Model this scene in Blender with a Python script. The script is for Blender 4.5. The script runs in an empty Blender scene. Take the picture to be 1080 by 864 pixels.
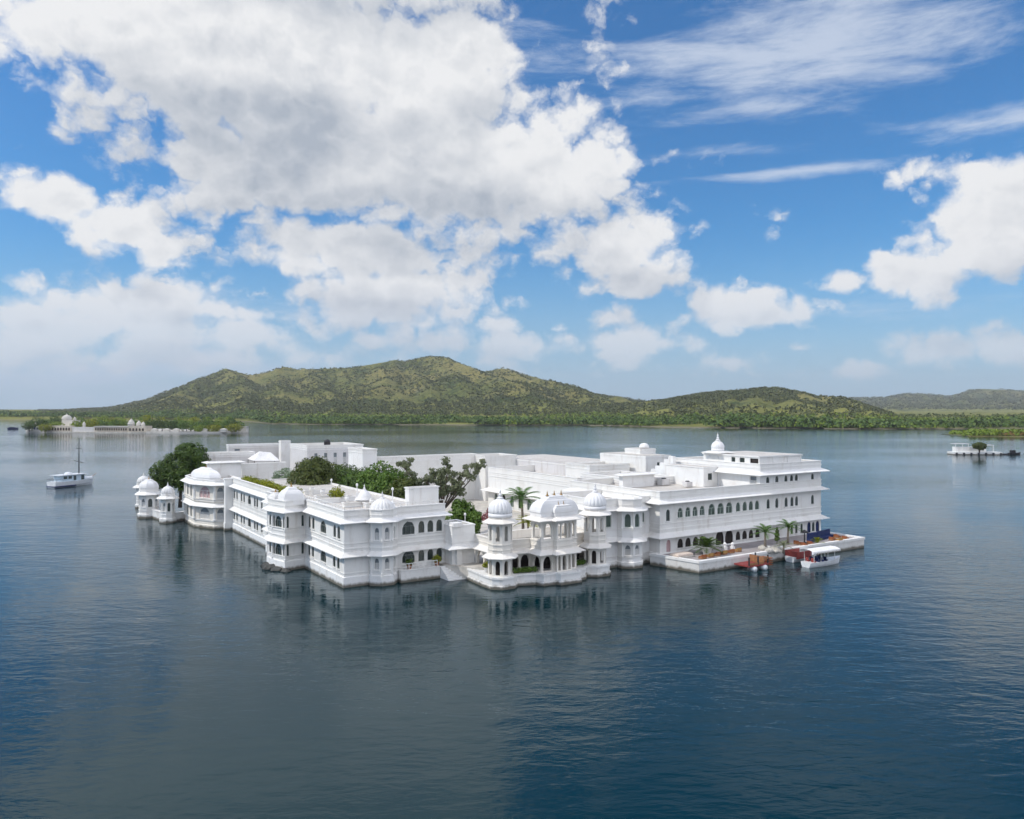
import bpy, bmesh, math, random
from mathutils import Vector, noise
R = math.radians
scene = bpy.context.scene
COL = scene.collection

# ------------------------------------------------------------------ camera
CAM_H = 22.0            # metres above the lake
FPX = 830.0             # focal length in units of the 1080 px wide photograph
HOR = 430.0             # horizon row of the photograph
cam_d = bpy.data.cameras.new('camera')
cam_d.sensor_fit = 'HORIZONTAL'
cam_d.sensor_width = 36.0
cam_d.lens = 36.0 * FPX / 1080.0
cam_d.shift_y = (HOR - 432.0) / 1080.0
cam_d.clip_start = 0.5
cam_d.clip_end = 60000.0
cam = bpy.data.objects.new('camera', cam_d)
cam.location = (0, 0, CAM_H)
cam.rotation_euler = (R(90), 0, 0)
COL.objects.link(cam)
scene.camera = cam

# ------------------------------------------------------------------ sun, exposure
SUN_AZ, SUN_EL = R(-101), R(46)       # azimuth from +Y towards +X
sv = Vector((math.sin(SUN_AZ)*math.cos(SUN_EL), math.cos(SUN_AZ)*math.cos(SUN_EL), math.sin(SUN_EL)))
sun_d = bpy.data.lights.new('sun', 'SUN')
sun_d.energy = 2.05
sun_d.angle = R(0.6)
sun_d.color = (1.0, 0.955, 0.89)
sun = bpy.data.objects.new('sun', sun_d)
sun.rotation_euler = (-sv).to_track_quat('-Z', 'Y').to_euler()
sun.location = (0, 0, 300)
COL.objects.link(sun)
scene.view_settings.view_transform = 'Standard'
scene.view_settings.look = 'None'
scene.view_settings.exposure = 0.5
scene.view_settings.gamma = 1.0
scene.view_settings.use_curve_mapping = False

# ------------------------------------------------------------------ node helpers
class NT:
    def __init__(s, tree): s.t = tree; s.n = tree.nodes; s.l = tree.links
    def node(s, typ, **kw):
        n = s.n.new(typ)
        for k, v in kw.items(): setattr(n, k, v)
        return n
    def put(s, sock, v):
        if v is None: return
        if isinstance(v, bpy.types.NodeSocket): s.l.new(v, sock)
        else: sock.default_value = v
    def m(s, op, a, b=None, c=None, clamp=False):
        n = s.node('ShaderNodeMath', operation=op); n.use_clamp = clamp
        s.put(n.inputs[0], a); s.put(n.inputs[1], b); s.put(n.inputs[2], c)
        return n.outputs[0]
    def v(s, op, a, b=None, c=None):
        n = s.node('ShaderNodeVectorMath', operation=op)
        s.put(n.inputs[0], a); s.put(n.inputs[1], b); s.put(n.inputs[2], c)
        return n.outputs['Value'] if op in ('LENGTH', 'DOT_PRODUCT') else n.outputs[0]
    def mix(s, f, a, b, blend='MIX'):
        n = s.node('ShaderNodeMix', data_type='RGBA', blend_type=blend)
        s.put(n.inputs[0], f); s.put(n.inputs[6], a); s.put(n.inputs[7], b)
        return n.outputs[2]
    def noise(s, vec, scale, detail=4, rough=.5, dist=0, dim='3D'):
        n = s.node('ShaderNodeTexNoise', noise_dimensions=dim)
        s.put(n.inputs['Vector'], vec)
        n.inputs['Scale'].default_value = scale; n.inputs['Detail'].default_value = detail
        n.inputs['Roughness'].default_value = rough; n.inputs['Distortion'].default_value = dist
        return n.outputs['Fac']
    def ss(s, x, lo, hi, a=0.0, b=1.0):
        n = s.node('ShaderNodeMapRange', interpolation_type='SMOOTHSTEP')
        s.put(n.inputs[0], x); s.put(n.inputs[1], lo); s.put(n.inputs[2], hi)
        s.put(n.inputs[3], a); s.put(n.inputs[4], b)
        return n.outputs[0]
    def xyz(s, x, y, z=0.0):
        n = s.node('ShaderNodeCombineXYZ'); s.put(n.inputs[0], x); s.put(n.inputs[1], y); s.put(n.inputs[2], z)
        return n.outputs[0]

# ------------------------------------------------------------------ sky: Nishita + cumulus by direction (azimuth, elevation in degrees)
world = bpy.data.worlds.new('World'); scene.world = world
world.use_nodes = True
W = NT(world.node_tree)
for n in list(W.n): W.n.remove(n)
tc = W.node('ShaderNodeTexCoord').outputs['Generated']
sky = W.node('ShaderNodeTexSky', sky_type='NISHITA')
sky.sun_disc = False
sky.sun_elevation = SUN_EL
sky.sun_rotation = SUN_AZ
sky.altitude = 400; sky.air_density = 1.25; sky.dust_density = 0.35; sky.ozone_density = 4.0
sep = W.node('ShaderNodeSeparateXYZ'); W.l.new(tc, sep.inputs[0])
az = W.m('MULTIPLY', W.m('ARCTAN2', sep.outputs[0], sep.outputs[1]), 57.29578)
el = W.m('MULTIPLY', W.m('ARCSINE', sep.outputs[2]), 57.29578)
P0 = W.xyz(az, el)

def dirdeg(px, py):
    a = math.atan((px-540)/FPX)
    return math.degrees(a), math.degrees(math.atan((HOR-py)/FPX*math.cos(a)))
CUM = [  # cx, cy, half width, half height, strength
    (270,55,250,140,1.35),(130,20,120,95,1.0),(330,-110,270,130,1.3),(420,165,250,95,1.3),(585,185,95,85,1.1),(640,255,95,50,.9),
    (380,262,150,42,1.0),(425,312,125,36,.95),(235,165,110,70,.9),(480,60,70,70,.9),(400,85,150,80,1.2),(20,30,60,60,.35),(655,300,60,18,.5),
    (62,215,58,30,.75),(125,240,65,35,.8),(168,268,42,28,.7),(30,300,40,16,.4),(150,325,150,42,.85),(265,350,90,30,.65),(330,375,70,16,.45),(60,345,150,36,.7),(180,380,160,18,.45),
    (545,362,55,26,.5),(665,360,46,32,.62),(648,336,28,20,.55),(700,362,34,12,.4),(440,362,60,16,.3),(500,345,36,14,.3),
    (1045,250,95,58,1.0),(975,288,62,30,.8),(892,296,20,10,.45),(1075,205,60,42,.9),(1025,178,75,15,.5),
    (800,334,78,15,.6),(772,318,42,17,.6),(842,367,20,6,.35),(770,383,44,9,.35),(905,390,50,11,.45),(985,372,62,22,.65),(1050,366,60,24,.65),
    (653,112,13,15,.42),(820,231,17,9,.18),(636,48,17,28,.25),(560,115,12,8,.3),
    (-420,120,330,170,1.2),(-250,300,150,60,.8),(1560,200,260,130,1.1),(1300,330,150,40,.8),(1350,60,150,50,.5),
]
OFFS = [(-95,30,28,13,1.2),(-140,42,30,15,1.2),(-178,22,26,12,1.1),(150,38,32,16,1.2),(110,26,24,12,1.1),(78,44,22,11,1.0),(-60,58,24,12,.9),(60,66,40,8,.8),(178,45,25,12,1.0)]  # clouds outside the view, placed for the light they give
blobs = []
for px, py, rx, ry, k in CUM:
    a, e = dirdeg(px, py)
    a1, _ = dirdeg(px+min(rx,300), py); a0, _ = dirdeg(px-min(rx,300), py)
    _, e1 = dirdeg(px, py-ry); _, e0 = dirdeg(px, py+ry)
    blobs.append((a, e, (a1-a0)/2, (e1-e0)/2, k))
blobs += OFFS
def field(P, kmin=0.0):
    acc = None
    for a, e, ra, re, k in blobs:
        if k < kmin: continue
        q = W.v('MULTIPLY_ADD', P, (1/ra, 1/re, 0), (-a/ra, -e/re, 0))
        d = W.m('MULTIPLY_ADD', W.v('LENGTH', q), -k*1.25, k*1.25)
        acc = d if acc is None else W.m('SMOOTH_MAX', acc, d, 0.18)
    return acc
def puffs(P):
    q = W.v('MULTIPLY', P, (1.0, 1.25, 1.0))
    big = W.noise(q, 0.15, 9, .56, .15, '2D')
    vo = W.node('ShaderNodeTexVoronoi', voronoi_dimensions='2D', feature='F1')
    warp = W.node('ShaderNodeTexNoise', noise_dimensions='2D'); W.l.new(q, warp.inputs['Vector'])
    warp.inputs['Scale'].default_value = .45; warp.inputs['Detail'].default_value = 6; warp.inputs['Roughness'].default_value = .62
    qw = W.v('ADD', q, W.v('MULTIPLY', W.v('SUBTRACT', warp.outputs['Color'], (.5, .5, .5)), (2.6, 2.6, 0)))
    W.l.new(qw, vo.inputs['Vector'])
    vo.inputs['Scale'].default_value = .42; vo.inputs['Detail'].default_value = 3.0; vo.inputs['Roughness'].default_value = .42

    b = W.m('SUBTRACT', .55, vo.outputs['Distance'])
    return W.m('ADD', W.m('MULTIPLY', W.m('SUBTRACT', big, .5), 1.7), W.m('MULTIPLY', b, .80))
f0 = field(P0); p0 = puffs(P0)
SH = (-0.42, 0.75, 0)
P1 = W.v('ADD', P0, SH)
f1 = field(W.v('ADD', P0, (-1.3, 4.2, 0)), .62); p1 = puffs(P1)
dens = W.m('ADD', W.m('ADD', f0, p0), .26)
cov = W.ss(dens, -.04, 0.62)
lit_s = W.m('SUBTRACT', p0, p1)                    # small relief: bright where the cloud thins towards the sun
lit_b = W.m('SUBTRACT', f0, f1)                    # whole-cloud relief: bright tops, grey bases
thin = W.ss(dens, 0.1, 1.3, 1.0, 0.0)
lum = W.m('ADD', W.m('MULTIPLY', lit_s, .50), W.m('MULTIPLY', W.ss(lit_b, -.45, .55, -.30, .30), 1.0))
lum = W.m('ADD', lum, W.m('MULTIPLY_ADD', W.ss(dens, .1, 1.6, 1.0, 0.0), .40, .44))
und = None                                          # grey undersides of the big cumulus
for px, py, rx, ry, k in [(300,165,270,95,1.0),(470,205,170,60,.9),(430,262,150,22,.8),(440,325,110,16,.6),(640,290,70,16,.6),(1050,290,90,22,.7),(640,215,60,40,.5)]:
    a, e = dirdeg(px, py); a1, _ = dirdeg(px+rx, py); a0, _ = dirdeg(px-rx, py); _, e1 = dirdeg(px, py-ry); _, e0 = dirdeg(px, py+ry)
    ra, re = (a1-a0)/2, (e1-e0)/2
    ln_ = W.v('LENGTH', W.v('MULTIPLY_ADD', P0, (1/ra, 1/re, 0), (-a/ra, -e/re, 0)))
    d = W.m('MULTIPLY', W.ss(W.m('ADD', ln_, W.m('MULTIPLY', p0, -.28)), .25, 1.1, 1.0, 0.0), k)
    und = d if und is None else W.m('SMOOTH_MAX', und, d, .2)
lum = W.m('SUBTRACT', W.m('ADD', lum, .08), W.m('MULTIPLY', und, .25), clamp=True)
ccol = W.mix(lum, (.30, .335, .39, 1), (.615, .62, .63, 1))
# high thin cirrus
q2 = W.v('MULTIPLY', P0, (.045, .22, 1))
ci = W.noise(q2, 2.2, 9, .66, .18, '2D')
cf = None
for px, py, rx, ry, k in [(860,48,330,75,1.0),(800,112,150,26,.8),(700,100,120,40,.5),(760,160,140,12,.7),(850,180,170,9,.6),(560,70,120,60,.4),(100,390,360,60,.9),(300,330,200,40,.5),(1100,120,250,30,.5),(-300,40,300,200,.6),(1000,330,200,20,.3)]:
    a, e = dirdeg(px, py); a1, _ = dirdeg(px+rx, py); a0, _ = dirdeg(px-rx, py); _, e1 = dirdeg(px, py-ry); _, e0 = dirdeg(px, py+ry)
    ra, re = (a1-a0)/2, (e1-e0)/2
    qq = W.v('MULTIPLY_ADD', P0, (1/ra, 1/re, 0), (-a/ra, -e/re, 0))
    d = W.m('MULTIPLY_ADD', W.v('LENGTH', qq), -k, k)
    cf = d if cf is None else W.m('SMOOTH_MAX', cf, d, .15)
cir = W.m('MULTIPLY', W.ss(W.m('ADD', cf, W.m('MULTIPLY', W.m('SUBTRACT', ci, .5), 1.9)), .05, 1.0), .72)
SKY_K = 0.068
skyc = W.v('MULTIPLY', sky.outputs[0], (SKY_K*.40, SKY_K*.90, SKY_K*1.28))
base = W.mix(cir, skyc, (.50, .545, .62, 1))
haze_t = W.m('POWER', W.ss(el, -1, 15, 1.0, 0.0), 1.6)
base = W.mix(W.m('MULTIPLY', haze_t, .80), base, (.32, .41, .55, 1))
fade = W.m('MULTIPLY', haze_t, .68)
ccol = W.mix(fade, ccol, (.43, .475, .56, 1))
covf = W.m('MULTIPLY', cov, W.ss(el, -2, 9, .35, 1.0))
front = W.m('MULTIPLY', W.ss(W.v('DOT_PRODUCT', tc, (math.sin(R(140)), math.cos(R(140)), 0.25)), -.15, .75), 1.0)  # brighter unseen cloud cover behind the camera, added to fill the shaded fronts
ccol = W.v('MULTIPLY', ccol, W.xyz(W.m('MULTIPLY_ADD', front, .75, 1.0), W.m('MULTIPLY_ADD', front, .75, 1.0), W.m('MULTIPLY_ADD', front, .85, 1.0)))
covf = W.m('MAXIMUM', covf, W.m('MULTIPLY', front, .8))
colr = W.mix(covf, base, ccol)
bg = W.node('ShaderNodeBackground'); W.l.new(colr, bg.inputs[0])
bg.inputs[1].default_value = 1.0
out = W.node('ShaderNodeOutputWorld'); W.l.new(bg.outputs[0], out.inputs[0])
world.cycles.sampling_method = 'MANUAL'; world.cycles.sample_map_resolution = 512
scene.cycles.use_adaptive_sampling = True
scene.cycles.adaptive_threshold = 0.03
scene.cycles.adaptive_min_samples = 16
scene.cycles.max_bounces = 6
scene.cycles.diffuse_bounces = 3
scene.cycles.glossy_bounces = 3
scene.cycles.transmission_bounces = 4
scene.cycles.volume_bounces = 0
scene.cycles.caustics_reflective = False
scene.cycles.caustics_refractive = False
scene.cycles.use_denoising = True
scene.cycles.time_limit = 900
# ------------------------------------------------------------------ materials
def mat(name):
    m = bpy.data.materials.new(name); m.use_nodes = True
    t = NT(m.node_tree); b = t.n['Principled BSDF']
    return m, t, b
def plain(name, col, rough=.6, var=.08, scale=1.5, metal=0.0, spec=.3):
    m, t, b = mat(name)
    co = t.node('ShaderNodeTexCoord').outputs['Object']
    f = t.noise(co, scale, 5, .6)
    c0 = tuple(max(0, c*(1-var)) for c in col) + (1,); c1 = tuple(min(1, c*(1+var)) for c in col) + (1,)
    t.put(b.inputs['Base Color'], t.mix(t.ss(f, .3, .7), c0, c1))
    b.inputs['Roughness'].default_value = rough; b.inputs['Metallic'].default_value = metal
    b.inputs['Specular IOR Level'].default_value = spec
    return m

m_water, t, b = mat('lake_water')
pos = t.node('ShaderNodeNewGeometry').outputs['Position']
q = t.v('MULTIPLY', pos, (1, 1, 0))
wind = t.noise(t.v('MULTIPLY', q, (.004, .012, 1)), 1.0, 4, .55)
def rot(vec, ang, sx, sy):
    n = t.node('ShaderNodeMapping'); t.put(n.inputs[0], vec)
    n.inputs['Rotation'].default_value = (0, 0, ang); n.inputs['Scale'].default_value = (sx, sy, 1)
    return n.outputs[0]
w1 = t.noise(rot(q, R(16), .38, .80), 1.0, 3, .55, .5)
w2 = t.noise(rot(q, R(-22), 1.1, 2.0), 1.0, 4, .56, .3)
w3 = t.noise(rot(q, R(5), .10, .22), 1.0, 2, .5, .3)
hgt = t.m('ADD', t.m('MULTIPLY', w1, .40), t.m('ADD', t.m('MULTIPLY', w2, .15), t.m('MULTIPLY', w3, .55)))
bp = t.node('ShaderNodeBump'); t.put(bp.inputs['Height'], hgt)
t.put(bp.inputs['Strength'], t.ss(wind, .34, .66, .10, .38)); bp.inputs['Distance'].default_value = .62
t.l.new(bp.outputs[0], b.inputs['Normal'])
t.put(b.inputs['Base Color'], t.mix(t.noise(q, .012, 3, .5), (.0004, .018, .025, 1), (.0006, .023, .029, 1)))
b.inputs['Roughness'].default_value = .045
b.inputs['IOR'].default_value = 1.33
b.inputs['Specular IOR Level'].default_value = .5
b.inputs['Specular Tint'].default_value = (.30, .80, .95, 1)
me = bpy.data.meshes.new('lake')
S = 9000
me.from_pydata([(-S, -600, 0), (S, -600, 0), (S, S, 0), (-S, S, 0)], [], [(0, 1, 2, 3)])
me.materials.append(m_water)
lake = bpy.data.objects.new('lake_water', me); COL.objects.link(lake); lake['kind'] = 'structure'
# ------------------------------------------------------------------ geometry helpers
PA = R(90 - 56.85)                                  # the palace's front runs along u, its left side along v
UX, UY = math.cos(PA), math.sin(PA)
VX, VY = -UY, UX
OX, OY = -20.49, 96.1                               # nearest corner of the palace
def L(u, v, z=0.0): return Vector((OX+u*UX+v*VX, OY+u*UY+v*VY, z))
def toUV(X, Y): return ((X-OX)*UX+(Y-OY)*UY, (X-OX)*VX+(Y-OY)*VY)
def ray_s(A, B, px):
    """distance along the wall A-B (palace metres) of what was measured at column px of the photo"""
    a, b = L(*A), L(*B)
    dx = (px-540)/FPX
    ex, ey = b.x-a.x, b.y-a.y
    # a.x + s ex = t dx ; a.y + s ey = t
    s = (a.y*dx - a.x)/(ex - ey*dx)
    return s*math.hypot(ex, ey)
def at(px, Y, z=0.0): return Vector(((px-540)/FPX*Y, Y, z))
def zpy(py, Y): return CAM_H-(py-HOR)/FPX*Y

class MB:
    def __init__(s): s.v = []; s.f = []
    def add(s, vs, fs):
        o = len(s.v); s.v += [tuple(p) for p in vs]; s.f += [tuple(i+o for i in f) for f in fs]
    def quad(s, a, b, c, d): s.add((a, b, c, d), ((0, 1, 2, 3),))
    def box(s, x0, y0, z0, x1, y1, z1):
        s.add([(x0,y0,z0),(x1,y0,z0),(x1,y1,z0),(x0,y1,z0),(x0,y0,z1),(x1,y0,z1),(x1,y1,z1),(x0,y1,z1)],
              [(0,3,2,1),(4,5,6,7),(0,1,5,4),(1,2,6,5),(2,3,7,6),(3,0,4,7)])
    def cbox(s, c, sz, rz=0.0):
        x, y, z = sz[0]/2, sz[1]/2, sz[2]/2
        cs, sn = math.cos(rz), math.sin(rz)
        vs = [(c[0]+a*cs-b*sn, c[1]+a*sn+b*cs, c[2]+d) for a, b, d in [(-x,-y,-z),(x,-y,-z),(x,y,-z),(-x,y,-z),(-x,-y,z),(x,-y,z),(x,y,z),(-x,y,z)]]
        s.add(vs, [(0,3,2,1),(4,5,6,7),(0,1,5,4),(1,2,6,5),(2,3,7,6),(3,0,4,7)])
    def tube(s, pts, rads, n=6, cap=True):
        rings = []
        for i, p in enumerate(pts):
            p = Vector(p)
            d = (Vector(pts[min(i+1, len(pts)-1)])-Vector(pts[max(i-1, 0)])).normalized()
            a = d.orthogonal().normalized(); b = d.cross(a)
            r = rads[i] if isinstance(rads, (list, tuple)) else rads
            rings.append([p+(a*math.cos(6.28318*k/n)+b*math.sin(6.28318*k/n))*r for k in range(n)])
        vs = [q for ring in rings for q in ring]; fs = []
        for i in range(len(pts)-1):
            for k in range(n):
                fs.append((i*n+k, i*n+(k+1) % n, (i+1)*n+(k+1) % n, (i+1)*n+k))
        if cap: fs += [tuple(range(n-1, -1, -1)), tuple((len(pts)-1)*n+k for k in range(n))]
        s.add(vs, fs)
    def lathe(s, c, prof, n=24, rib=0, amp=0.0, a0=0.0):
        vs = []; fs = []
        for r, z in prof:
            for k in range(n):
                a = a0+6.283185*k/n
                rr = r
                if rib: rr = r*(1-amp+amp*abs(math.cos(a*rib/2))**.7)
                vs.append((c[0]+rr*math.cos(a), c[1]+rr*math.sin(a), c[2]+z))
        m = len(prof)
        for i in range(m-1):
            for k in range(n):
                fs.append((i*n+k, i*n+(k+1) % n, (i+1)*n+(k+1) % n, (i+1)*n+k))
        fs += [tuple(range(n-1, -1, -1)), tuple((m-1)*n+k for k in range(n))]
        s.add(vs, fs)
    def loft(s, poly, c, prof):
        """rings of the polygon scaled about c: prof is (scale, z) or (scale along u, along v, z)"""
        n = len(poly); vs = []; fs = []
        for p in prof:
            sx, sy, z = (p[0], p[0], p[1]) if len(p) == 2 else p
            vs += [(c[0]+(x-c[0])*sx, c[1]+(y-c[1])*sy, z) for x, y in poly]
        for i in range(len(prof)-1):
            for k in range(n): fs.append((i*n+k, i*n+(k+1) % n, (i+1)*n+(k+1) % n, (i+1)*n+k))
        fs.append(tuple((len(prof)-1)*n+k for k in range(n)))
        s.add(vs, fs)
    def prism(s, poly, z0, z1, bottom=True):
        n = len(poly)
        vs = [(x, y, z0) for x, y in poly]+[(x, y, z1) for x, y in poly]
        fs = [(k, (k+1) % n, n+(k+1) % n, n+k) for k in range(n)]+[tuple(range(n, 2*n))]
        if bottom: fs.append(tuple(range(n-1, -1, -1)))
        s.add(vs, fs)
    def ring(s, outer, inner, zo0, zo1, zi0, zi1):
        """closed moulding between two polygons: outer edge from zo0 to zo1, inner from zi0 to zi1"""
        n = len(outer)
        vs = [(x, y, zo0) for x, y in outer]+[(x, y, zo1) for x, y in outer]+[(x, y, zi1) for x, y in inner]+[(x, y, zi0) for x, y in inner]
        fs = []
        for k in range(n):
            j = (k+1) % n
            for a in range(4):
                b = (a+1) % 4
                fs.append((a*n+k, a*n+j, b*n+j, b*n+k))
        s.add(vs, fs)
    def build(s, name, material, parent=None, off=(0, 0, 0), smooth=False):
        me = bpy.data.meshes.new(name)
        me.from_pydata([(x-off[0], y-off[1], z-off[2]) for x, y, z in s.v], [], s.f)
        me.materials.append(material)
        if smooth: me.polygons.foreach_set('use_smooth', [True]*len(me.polygons))
        me.update()
        o = bpy.data.objects.new(name, me); COL.objects.link(o)
        if parent is not None: o.parent = parent
        return o

def empty(name, label, cat, loc, rz=0.0, group=None):
    o = bpy.data.objects.new(name, None); COL.objects.link(o)
    o.empty_display_size = .5
    o.location = loc; o.rotation_euler = (0, 0, rz)
    return tag(o, label, cat, group)
def tag(o, label=None, cat=None, group=None, kind=None):
    if label: o['label'] = label
    if cat: o['category'] = cat
    if group: o['group'] = group
    if kind: o['kind'] = kind
    return o
def pal(name, label, cat, u, v, z=0.0, group=None):
    o = empty(name, label, cat, L(u, v, z), PA, group); o['off'] = (u, v, z); return o
def off(o): return tuple(o['off'])
def copy_tree(o, loc, rz=None, label=None, group=None, scale=None):
    r = o.copy(); COL.objects.link(r); r.location = loc
    if rz is not None: r.rotation_euler = (0, 0, rz)
    if scale: r.scale = (scale,)*3
    if label: r['label'] = label
    if group: r['group'] = group
    for ch in list(o.children):
        c = ch.copy(); COL.objects.link(c); c.parent = r
        for g in list(ch.children):
            d = g.copy(); COL.objects.link(d); d.parent = c
    return r

def offset_poly(poly, d):
    n = len(poly); res = []
    for i in range(n):
        p0, p1, p2 = Vector(poly[i-1]), Vector(poly[i]), Vector(poly[(i+1) % n])
        d1 = (p1-p0).normalized(); d2 = (p2-p1).normalized()
        n1 = Vector((d1.y, -d1.x)); n2 = Vector((d2.y, -d2.x))
        k = 1+n1.dot(n2)
        b = (n1+n2)/max(k, .35)
        res.append(tuple(p1+b*d))
    return res
def octagon(u, v, r, ph=22.5): return [(u+r*math.cos(R(ph+45*k)), v+r*math.sin(R(ph+45*k))) for k in range(8)]
def rect(u0, v0, u1, v1): return [(u0, v0), (u1, v0), (u1, v1), (u0, v1)]

# ------------------------------------------------------------------ materials of the place
def white_wall(name, col, stain=True, dirt=.10):
    m, t, b = mat(name)
    pos = t.node('ShaderNodeNewGeometry').outputs['Position']
    s1 = t.noise(t.v('MULTIPLY', pos, (1.2, 1.2, .22)), 1.0, 6, .62)      # rain streaks
    s2 = t.noise(pos, .35, 4, .55)                                       # repainted patches
    f = t.m('ADD', t.m('MULTIPLY', t.ss(s1, .50, .78), .75), t.m('MULTIPLY', t.ss(s2, .45, .75), .35), clamp=True)
    c = t.mix(f, col+(1,), (col[0]*(1-dirt*1.3), col[1]*(1-dirt*1.5), col[2]*(1-dirt*1.7), 1))
    oi = t.node('ShaderNodeObjectInfo').outputs['Random']
    c = t.mix(1.0, c, t.mix(oi, (.95, .94, .915, 1), (1, 1, 1, 1)), 'MULTIPLY')
    if stain:
        sp = t.node('ShaderNodeSeparateXYZ'); t.l.new(pos, sp.inputs[0])
        zz = t.m('ADD', sp.outputs[2], t.m('MULTIPLY', t.m('SUBTRACT', s1, .5), .9))
        c = t.mix(t.ss(zz, .15, .62, .92, 0.0), c, (.10, .085, .055, 1))    # water-line stain
    t.put(b.inputs['Base Color'], c)
    b.inputs['Roughness'].default_value = .75; b.inputs['Specular IOR Level'].default_value = .25
    return m
M_WHITE = white_wall('white_limewash', (.825, .825, .815), True, .19)
M_TRIM = white_wall('white_trim', (.83, .825, .81), False, .15)
M_CREAM = white_wall('cream_marble', (.80, .765, .705), True, .15)
M_CREAMT = white_wall('cream_trim', (.815, .785, .735), False, .13)
M_DOME = white_wall('dome_plaster', (.80, .80, .805), False, .16)
M_ROOF = white_wall('roof_terrace', (.60, .57, .53), False, .25)
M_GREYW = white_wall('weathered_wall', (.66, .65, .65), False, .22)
M_GLASS = plain('window_glass', (.045, .06, .055), .12, .3, .5, 0, .6)
M_GREEN = plain('green_shutter', (.09, .125, .105), .5, .25, 1.0)
M_JALI = plain('stone_lattice', (.20, .23, .25), .7, .2, 2.0)
M_DARK = plain('interior_shade', (.035, .028, .025), .8, .3, .8)  # flat dark tone standing in for the shade behind openings
M_FRAMEG = plain('pale_green_frame', (.42, .48, .43), .5, .1, 2.0)
M_FRAME = plain('window_frame', (.16, .18, .17), .5, .1, 2.0)
M_PINK = plain('pink_wood', (.52, .36, .36), .6, .12, 2.0)
M_BLUE = plain('navy_cloth', (.012, .025, .095), .7, .2, 1.0)
M_METAL = plain('dark_metal', (.05, .05, .055), .5, .1, 2.0, .5)
M_BRASS = plain('weathered_brass', (.35, .22, .08), .45, .2, 3.0, .8)
M_STONE = plain('pale_stone', (.52, .49, .44), .85, .18, .6)
M_DECK = plain('deck_paving', (.34, .31, .31), .85, .15, .5)
M_ROCK = plain('wet_rock', (.07, .07, .065), .7, .5, .8)
M_RED = plain('red_paint', (.26, .05, .045), .55, .2, 2.0)
M_WOOD = plain('teak', (.30, .15, .07), .6, .2, 3.0)
M_ORANGE = plain('rust_cushion', (.27, .095, .04), .85, .2, 3.0)
M_OCHRE = plain('ochre_cushion', (.36, .21, .07), .85, .2, 3.0)
M_BOATW = plain('boat_white', (.76, .78, .80), .35, .06, 1.0, 0, .5)
M_CANVAS = plain('white_canvas', (.80, .79, .77), .8, .06, 1.0)
M_TERRA = plain('terracotta', (.36, .16, .09), .8, .15, 4.0)
M_POTW = plain('white_pot', (.72, .71, .69), .6, .1, 4.0)
M_BARK = plain('bark', (.12, .095, .075), .9, .3, 3.0)
M_BARKP = plain('pale_bark', (.20, .17, .14), .9, .3, 3.0)

def leaf_mat(name, c0, c1, trans=.25):
    m, t, b = mat(name)
    g = t.node('ShaderNodeNewGeometry')
    pos = g.outputs['Position']
    n = t.noise(pos, .45, 3, .6)
    f = t.m('ADD', t.m('MULTIPLY', g.outputs['Random Per Island'], .6), t.m('MULTIPLY', n, .5), clamp=True)
    c = t.mix(f, c0+(1,), c1+(1,))
    t.put(b.inputs['Base Color'], c)
    b.inputs['Roughness'].default_value = .55; b.inputs['Specular IOR Level'].default_value = .25
    tr = t.node('ShaderNodeBsdfTranslucent'); t.put(tr.inputs[0], c)
    mx = t.node('ShaderNodeMixShader'); mx.inputs[0].default_value = trans
    o = t.n['Material Output']
    t.l.new(b.outputs[0], mx.inputs[1]); t.l.new(tr.outputs[0], mx.inputs[2]); t.l.new(mx.outputs[0], o.inputs[0])
    return m
LF_DARK = leaf_mat('leaves_dark', (0.029, 0.071, 0.017), (0.118, 0.177, 0.035))
LF_OLIVE = leaf_mat('leaves_olive', (0.047, 0.077, 0.021), (0.142, 0.165, 0.041))
LF_MID = leaf_mat('leaves_mid', (0.041, 0.100, 0.019), (0.165, 0.260, 0.041))
LF_LIME = leaf_mat('leaves_lime', (.12, .17, .012), (.34, .34, .025))
LF_GREY = leaf_mat('leaves_greyish', (0.071, 0.094, 0.035), (0.283, 0.307, 0.177))
LF_WHITE = leaf_mat('leaves_white_bloom', (.03, .09, .02), (.42, .50, .34))
LF_PINK = leaf_mat('leaves_pink_bloom', (.16, .07, .05), (.55, .22, .24))
LF_PALM = leaf_mat('palm_fronds', (0.029, 0.088, 0.021), (0.130, 0.224, 0.047))
LF_FAR = leaf_mat('far_woods', (0.035, 0.088, 0.014), (0.130, 0.189, 0.035), .15)
LF_FARL = leaf_mat('bright_woods', (0.094, 0.177, 0.014), (0.260, 0.319, 0.035), .15)
LF_SCRUB = leaf_mat('hill_scrub', (.045, .066, .018), (.115, .122, .036), .08)

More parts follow.
